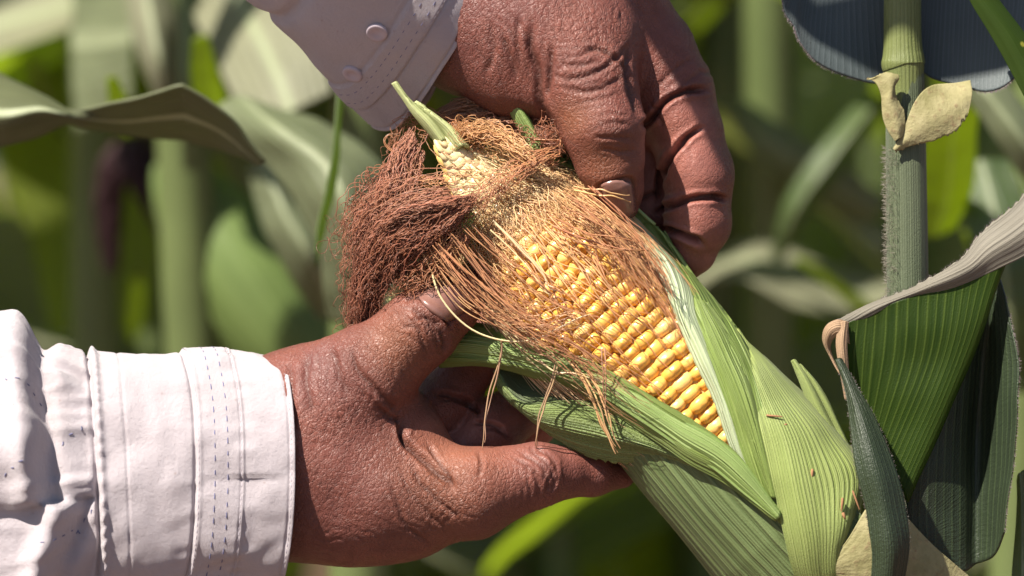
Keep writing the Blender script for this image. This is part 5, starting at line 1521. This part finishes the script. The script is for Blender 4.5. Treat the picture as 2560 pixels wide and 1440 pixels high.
def blade_verts(L, W, el, droop, twist, wavy, seed, nr=18, nc=7):
    """leaf along +X from the origin, returns a grid in metres"""
    s = np.linspace(0, 1, nr)
    ang = el - droop * s ** 1.25
    ds = L / (nr - 1)
    x = np.concatenate([[0], np.cumsum(np.cos(ang[:-1]) * ds)]); z = np.concatenate([[0], np.cumsum(np.sin(ang[:-1]) * ds)])
    w = W * np.clip(s * 9, 0.35, 1) ** 0.6 * (1 - s ** 2.2) ** 0.8
    u = np.linspace(-1, 1, nc)
    tw = twist * s
    side = np.stack([-np.sin(ang)[:, None] * np.sin(tw)[:, None], np.cos(tw)[:, None], np.cos(ang)[:, None] * np.sin(tw)[:, None]], -1)
    up = np.stack([-np.sin(ang), 0 * s, np.cos(ang)], -1)[:, None]
    fold = 0.22 * np.abs(u)[None, :, None]
    wv = wavy * np.sin(s * 17 + seed)[:, None, None] * (np.abs(u) ** 2 * np.sign(u))[None, :, None]
    return np.stack([x, 0 * s, z], -1)[:, None] + (w[:, None] * u[None])[..., None] * side * 0.5 + up * (w[:, None, None] * 0.5 * (fold + wv))
rf = np.random.default_rng(77)
def raw_mesh(name, V, F, mat, uv=None):
    o = mesh_obj(name, V, F, mat, None, uv=uv)
    me = o.data
    bpy.data.objects.remove(o)
    return me
leaf_meshes = []
for i in range(14):
    Gq = blade_verts(rf.uniform(0.62, 0.9), rf.uniform(0.075, 0.105), rf.uniform(0.75, 1.2), rf.uniform(1.5, 2.7), rf.uniform(-0.9, 0.9), rf.uniform(0.1, 0.35), i)
    leaf_meshes.append(raw_mesh('leaf', Gq.reshape(-1, 3), grid_faces(18, 7), FM[(0, 1, 4, 2, 3, 4, 0)[i % 7]], grid_uv(18, 7)))
def stalk_mesh(h, r, seed):
    n, m = 26, 12
    z = np.linspace(0, h, n); a = np.arange(m) * 2 * math.pi / m
    rr = r * (1 - 0.55 * z / h) * (1 + 0.10 * (np.arange(n) % 3 == 0))
    lean = 0.02 * np.sin(z * 2 + seed)
    V = np.stack([rr[:, None] * np.cos(a) + lean[:, None], rr[:, None] * np.sin(a), np.broadcast_to(z[:, None], (n, m))], -1)
    return raw_mesh('stalk', V.reshape(-1, 3), grid_faces(n, m, True), M['field_stalk'])
stalk_meshes = [stalk_mesh(h, 0.0125, i) for i, h in enumerate((2.0, 2.15, 2.3))]
def tassel_mesh(seed):
    rng = np.random.default_rng(seed); P = []
    for k in range(11):
        a = rng.uniform(0, 6.28); sp = rng.uniform(0.1, 0.5) if k else 0.0
        s = np.linspace(0, 1, 8)
        P.append(np.stack([np.cos(a) * sp * 0.3 * s ** 1.3, np.sin(a) * sp * 0.3 * s ** 1.3, s * 0.28 - 0.22 * sp * s ** 2], 1))
    V, F = tubes(np.array(P), np.full(11, 0.004), 5, 0.5)
    return raw_mesh('tassel', V, F, M['field_tassel'])
tassel_meshes = [tassel_mesh(i) for i in range(2)]
def ear_meshes():
    n, m = 20, 14
    s = np.linspace(0, 1, n); a = np.arange(m) * 2 * math.pi / m
    r = 0.028 * np.sin(math.pi * np.clip(0.12 + 0.88 * s, 0, 1)) ** 0.6 * (1 - 0.35 * s) + 0.003
    V = np.stack([r[:, None] * np.cos(a), r[:, None] * np.sin(a), np.broadcast_to((s * 0.24)[:, None], (n, m))], -1)
    uv = np.stack(np.meshgrid(s, np.linspace(0, 1, m), indexing='ij')[::-1], -1).reshape(-1, 2)
    e = raw_mesh('ear', V.reshape(-1, 3), grid_faces(n, m, True), M['field_husk'], uv)
    rng = np.random.default_rng(3); P = []
    for k in range(70):
        b = rng.uniform(0, 6.28); t = np.linspace(0, 1, 9); sp = rng.uniform(0.005, 0.04)
        P.append(np.stack([np.cos(b) * sp * np.sqrt(t), np.sin(b) * sp * np.sqrt(t), 0.225 + 0.03 * t - rng.uniform(0.05, 0.13) * t ** 2], 1))
    V, F = tubes(np.array(P), np.full(70, 0.0015), 4, 0.6)
    return e, raw_mesh('silk', V, F, M['field_silk'])
ear_mesh, silk_mesh = ear_meshes()
def put(name, me, parent, mat):
    o = bpy.data.objects.new(name, me); COL.objects.link(o)
    o.parent = parent; o.matrix_basis = mat
    return o
def corn_plant(loc, rot, label, group=None, zlo=0.25, with_ear=True, leaf_range=(0.25, 1.9), nleaf=11, reach=1.0):
    r = rf
    e = thing('corn_plant', loc, label, 'corn plant', group)
    si = r.integers(0, 3)
    put('stalk', stalk_meshes[si], e, Matrix.Rotation(r.uniform(0, 6), 4, 'Z'))
    for k in range(nleaf):
        z = leaf_range[0] + (leaf_range[1] - leaf_range[0]) * k / (nleaf - 1) + r.uniform(-0.03, 0.03)
        a = rot + (math.pi if k % 2 else 0) + r.normal(0, 0.35)
        sc = reach * (0.7 + 0.3 * math.sin(math.pi * min(1, k / (nleaf - 1) + 0.15))) * r.uniform(0.9, 1.1)
        room = loc[1] - 0.16                       # keep clear of the hands
        li = r.integers(0, len(leaf_meshes))
        if math.sin(a) < -0.1 and 0.9 * sc * -math.sin(a) > room:
            a = -a
        put('leaf', leaf_meshes[li], e, Matrix.Translation((0, 0, z)) @ Matrix.Rotation(a, 4, 'Z') @ Matrix.Scale(sc, 4))
    put('tassel', tassel_meshes[r.integers(0, 2)], e, Matrix.Translation((0, 0, 1.97 + 0.15 * si)))
    if with_ear:
        m = Matrix.Translation((0, 0, r.uniform(0.75, 1.05))) @ Matrix.Rotation(rot + r.uniform(-0.5, 0.5), 4, 'Z') @ Matrix.Rotation(0.45, 4, 'Y') @ Matrix.Translation((0, 0, 0.01))
        er = put('ear', ear_mesh, e, m)
        put('silk', silk_mesh, er, Matrix.Identity(4))
    return e
def at(px, h, drop=True):
    """ground position under the point seen at px, h behind (negative h) the ear"""
    w = to_world(q(px, 720, h))
    return (float(w[0]), float(w[1]), 0.0)

# nearer plants whose blades can be told apart; their blades are shaped one by one
def near_plant(px, h, label, rot=0.4, **kw):
    return corn_plant(at(px, h), rot, label, 'blurred corn plants in the field behind the hands', **kw)
def nleaf(p, rows, mat, seed, nr=70, nc=24, wave=6):
    husk('leaf', rows, mat, nr, nc, 0, 4, 8, wave, p, seed)
pA = near_plant(-420, -3000, 'corn plant at the far left whose dark drooping blade hangs over the lower sleeve', leaf_range=(1.9, 1.95), nleaf=2, reach=0.6, with_ear=False)
nleaf(pA, [[(-300, 60, -1500), (-300, 200, -1350), (-300, 420, -1450)],
           [(-120, 130, -1250), (-120, 256, -1050), (-120, 410, -1200)],
           [(0, 185, -1200), (0, 284, -900), (0, 365, -1050)],
           [(95, 236, -1120), (98, 272, -880), (92, 342, -1020)],
           [(146, 262, -1030), (156, 284, -890), (166, 308, -990)],
           [(180, 275, -960), (200, 292, -930), (220, 320, -1010)],
           [(285, 258, -880), (305, 300, -990), (330, 338, -1080)],
           [(400, 226, -820), (410, 288, -960), (400, 346, -1120)],
           [(446, 213, -800), (452, 285, -950), (446, 348, -1120)],
           [(470, 220, -800), (476, 290, -950), (470, 352, -1120)],
           [(560, 282, -830), (556, 330, -970), (545, 372, -1110)],
           [(620, 350, -870), (612, 370, -950), (604, 388, -1020)],
           [(664, 404, -900), (658, 408, -930), (650, 410, -960)]], M['field_shade'], 81)
pB = near_plant(468, -4200, 'corn plant at left with a green ear and dark red silk', leaf_range=(1.9, 1.95), nleaf=2, reach=0.6, with_ear=False)
stalk_up, _ = stalk_tube('stalk', [(462, -300, -3600, 24), (466, 0, -3600, 26), (470, 220, -3600, 27), (478, 420, -3700, 28)], M['field_stalk'], 30, 24, pB)
def big_ear(p, base, tip, h, r0, seed):
    b, t = q(*base, h), q(*tip, h)
    d = (t - b); L = np.linalg.norm(d); d /= L
    n1 = np.cross(d, (0, 0, 1.0)); n1 /= np.linalg.norm(n1); n2 = np.cross(d, n1)
    n, m = 40, 36
    s = np.linspace(0, 1, n)[:, None]; a = np.linspace(0, 2 * math.pi, m, endpoint=False)[None]
    r = r0 * (np.sin(math.pi * np.clip(0.18 + 0.80 * s, 0, 1)) ** 0.55) + 3 * np.sin(a * 20)
    G = b + s[..., None] * d * L + (r * np.cos(a))[..., None] * n1 + (r * np.sin(a))[..., None] * n2
    uv = np.stack(np.meshgrid(s[:, 0], np.linspace(0, 1, m), indexing='ij')[::-1], -1).reshape(-1, 2)
    return mesh_obj('ear', to_world(G.reshape(-1, 3)), grid_faces(n, m, True), M['field_husk'], p, uv=uv)
eB = big_ear(pB, (800, 960), (410, 400), -4300, 215, 1)
P1 = bundle([(430, 400, -4900), (340, 370, -4850), (290, 420, -4850), (272, 540, -4900), (285, 690, -4950)], 200, [50, 40, 56, 44, 20], 12, 12, rf, 20)
P2 = bundle([(420, 390, -4950), (350, 365, -4800), (350, 430, -4780), (395, 520, -4800), (440, 640, -4850)], 200, [50, 40, 56, 44, 18], 12, 12, rf, 20)
Vb, Fb = tubes(np.concatenate([P1, P2]), np.full(400, 6.0), 3, 0.6)
ob = mesh_obj('silk', to_world(Vb), Fb, M['field_silk'], pB); ob['kind'] = 'stuff'
nleaf(pB, [[(300, -120, -4000), (360, -120, -3900), (430, -120, -4000)], [(320, 20, -3900), (370, 10, -3780), (430, 0, -3900)], [(350, 140, -3800), (396, 140, -3700), (440, 130, -3800)], [(390, 240, -3800), (420, 250, -3780), (444, 250, -3800)]], FM[3], 82)
nleaf(pB, [[(190, 330, -4600), (180, 100, -4700), (200, -140, -4800)], [(250, 300, -4500), (250, 100, -4500), (260, -140, -4600)], [(330, 250, -4300), (330, 90, -4300), (330, -140, -4400)]], FM[1], 83)
nleaf(pB, [[(480, 100, -2800), (500, 90, -2780), (520, 90, -2800)], [(478, 190, -3000), (512, 190, -2980), (550, 190, -3000)], [(500, 260, -3250), (530, 260, -3200), (568, 255, -3250)], [(540, 310, -3400), (556, 310, -3400), (576, 305, -3400)]], FM[4], 84)
pC = near_plant(900, -3800, 'corn plant behind the cuff with a broad pale blade and thin dark blade edge', leaf_range=(1.9, 1.95), nleaf=2, reach=0.6, with_ear=False)
nleaf(pC, [[(545, 268, -2300), (600, 244, -2300), (700, 280, -2250)], [(610, 350, -2200), (690, 320, -2050), (800, 300, -2200)], [(690, 440, -2100), (800, 400, -1950), (920, 380, -2100)], [(760, 540, -2050), (860, 500, -1900), (990, 470, -2100)], [(800, 640, -2050), (900, 640, -1950), (1040, 620, -2100)], [(820, 800, -2150), (920, 820, -2100), (1060, 800, -2200)]], FM[1], 85)
nleaf(pC, [[(846, 200, -1150), (848, 200, -1240), (852, 200, -1360)], [(838, 330, -1130), (843, 332, -1230), (850, 334, -1350)], [(818, 460, -1120), (825, 462, -1220), (834, 464, -1330)], [(794, 570, -1120), (802, 572, -1200), (811, 574, -1280)], [(784, 660, -1130), (787, 662, -1160), (790, 664, -1200)]], FM[0], 86)
nleaf(pC, [[(480, 40, -3900), (560, -60, -3900), (640, -120, -3900)], [(540, 150, -3600), (630, 60, -3550), (730, -20, -3600)], [(590, 260, -3400), (690, 180, -3350), (800, 110, -3400)], [(640, 330, -3300), (730, 280, -3250), (830, 230, -3300)]], FM[3], 87)
nleaf(pC, [[(620, 420, -3300), (660, 400, -3200), (700, 380, -3300)], [(660, 560, -3200), (710, 530, -3100), (770, 500, -3200)], [(720, 680, -3200), (780, 650, -3100), (840, 620, -3200)], [(800, 800, -3300), (830, 780, -3300), (870, 760, -3300)]], FM[1], 88)
pD = near_plant(1990, -6200, 'corn plant behind the wrist of the folded finger with a long arched grey blade', leaf_range=(1.9, 1.95), nleaf=2, reach=0.6, with_ear=False)
nleaf(pD, [[(1640, 800, -4800), (1650, 760, -4950), (1670, 720, -5100)], [(1740, 720, -4700), (1760, 680, -4900), (1790, 640, -5100)], [(1860, 700, -4600), (1880, 650, -4850), (1900, 596, -5100)], [(2000, 770, -4600), (2020, 700, -4850), (2040, 650, -5050)], [(2140, 780, -4800), (2150, 730, -4950), (2160, 690, -5050)], [(2290, 740, -5000), (2295, 725, -5050), (2300, 710, -5100)]], FM[3], 89)
nleaf(pD, [[(1800, 260, -5400), (1830, 250, -5300), (1860, 250, -5300)], [(1880, 380, -5200), (1920, 350, -5100), (1960, 320, -5100)], [(2010, 480, -5200), (2050, 440, -5100), (2090, 400, -5100)], [(2160, 570, -5300), (2190, 540, -5200), (2220, 500, -5200)]], FM[1], 90)
nleaf(pD, [[(2230, 250, -4600), (2200, 240, -4550), (2160, 240, -4600)], [(2130, 400, -4500), (2090, 380, -4450), (2050, 370, -4500)], [(2020, 540, -4500), (1990, 520, -4450), (1960, 510, -4500)], [(1950, 660, -4600), (1940, 650, -4600), (1930, 640, -4600)]], FM[2], 91)
pE = near_plant(2700, -3600, 'corn plant beyond the hairy stalk at right with a bright yellow green blade', leaf_range=(1.9, 1.95), nleaf=2, reach=0.6, with_ear=False)
nleaf(pE, [[(2450, 230, -2300), (2400, 270, -2300), (2330, 260, -2300)], [(2440, 340, -2550), (2380, 360, -2500), (2310, 370, -2550)], [(2430, 470, -2850), (2370, 480, -2800), (2300, 480, -2850)], [(2390, 570, -3100), (2340, 590, -3050), (2290, 590, -3100)]], FM[4], 92)
nleaf(pE, [[(2380, 190, -2300), (2400, 160, -2250), (2430, 130, -2300)], [(2450, 290, -2200), (2480, 250, -2150), (2510, 200, -2200)], [(2540, 420, -2200), (2570, 370, -2150), (2600, 330, -2200)], [(2640, 560, -2300), (2660, 520, -2300), (2680, 480, -2300)]], FM[1], 93)
nleaf(pE, [[(2400, 420, -3000), (2450, 400, -2950), (2520, 400, -3000)], [(2420, 560, -2900), (2490, 560, -2850), (2580, 550, -2900)], [(2440, 760, -2900), (2520, 760, -2850), (2620, 750, -2900)], [(2460, 980, -3000), (2530, 980, -3000), (2630, 980, -3000)]], FM[2], 94)
nleaf(pE, [[(2545, 1200, -100), (2552, 1180, -80), (2570, 1170, -100)], [(2540, 1300, -90), (2556, 1290, -70), (2580, 1280, -90)], [(2530, 1440, -80), (2556, 1440, -60), (2590, 1440, -80)], [(2530, 1560, -80), (2556, 1560, -60), (2590, 1560, -80)]], FM[0], 95)

# thin blades with the sun behind them
for (p_, x, y, w_, l_, dx, h, sd) in [(pB, 300, 270, 46, 150, 20, -2600, 101), (pB, 340, 760, 34, 190, -10, -5200, 102), (pB, 482, 730, 40, 270, 30, -5400, 103), (pC, 815, 800, 60, 200, -30, -4600, 104),
                                      (pD, 1760, 40, 70, 230, -120, -4600, 105), (pD, 1700, 190, 60, 220, 90, -5200, 106), (pD, 2130, 745, 46, 190, 130, -4200, 107), (pE, 2480, 690, 50, 220, 60, -3400, 108), (pB, 120, 250, 50, 200, 40, -5600, 109), (pC, 560, 480, 46, 170, 20, -5000, 110)]:
    nleaf(p_, [[(x - dx - 0.3 * w_, y - l_ / 2, h + 200), (x - dx, y - l_ / 2 - 4, h + 206), (x - dx + 0.3 * w_, y - l_ / 2, h + 200)], [(x - 0.3 * dx - w_ / 2, y - l_ / 6, h + 60), (x - 0.3 * dx, y - l_ / 6, h + 70), (x - 0.3 * dx + w_ / 2, y - l_ / 6, h + 60)],
               [(x + 0.4 * dx - w_ / 2, y + l_ / 5, h - 80), (x + 0.4 * dx, y + l_ / 5, h - 70), (x + 0.4 * dx + w_ / 2, y + l_ / 5, h - 80)], [(x + dx - 4, y + l_ / 2, h - 200), (x + dx, y + l_ / 2, h - 200), (x + dx + 4, y + l_ / 2, h - 200)]], FM[4], sd, 24, 10, 4)
# the rows beyond
spots = []
for x, h in ((-1250, -6200), (-300, -6600), (250, -6000), (820, -6400), (1330, -6800), (1800, -7000), (2330, -6400), (2900, -6200)):
    w = to_world(q(x, 720, h)); spots.append((float(w[0]), float(w[1])))
for row, h in enumerate((-8500, -14500, -21000, -29000, -38000, -48000, -60000, -74000)):
    half = 1280 * (1 + -h / DIST) * U + 0.55
    nx = int(2 * half / (0.20 if row < 4 else 0.26)) + 1
    for i in range(nx):
        x = -half + (i + 0.5) * 2 * half / nx + rf.uniform(-0.06, 0.06)
        w = to_world(np.array((0, 0, h)))
        spots.append((x, float(w[1]) + rf.uniform(-0.12, 0.12)))
for (x, y) in spots:
    corn_plant((x, y, 0.0), rf.uniform(0, 3.14), 'green corn plant standing far out of focus in the rows behind the hands', 'distant corn plants in rows', with_ear=rf.random() < 0.6, leaf_range=(0.2, 1.45), nleaf=9)
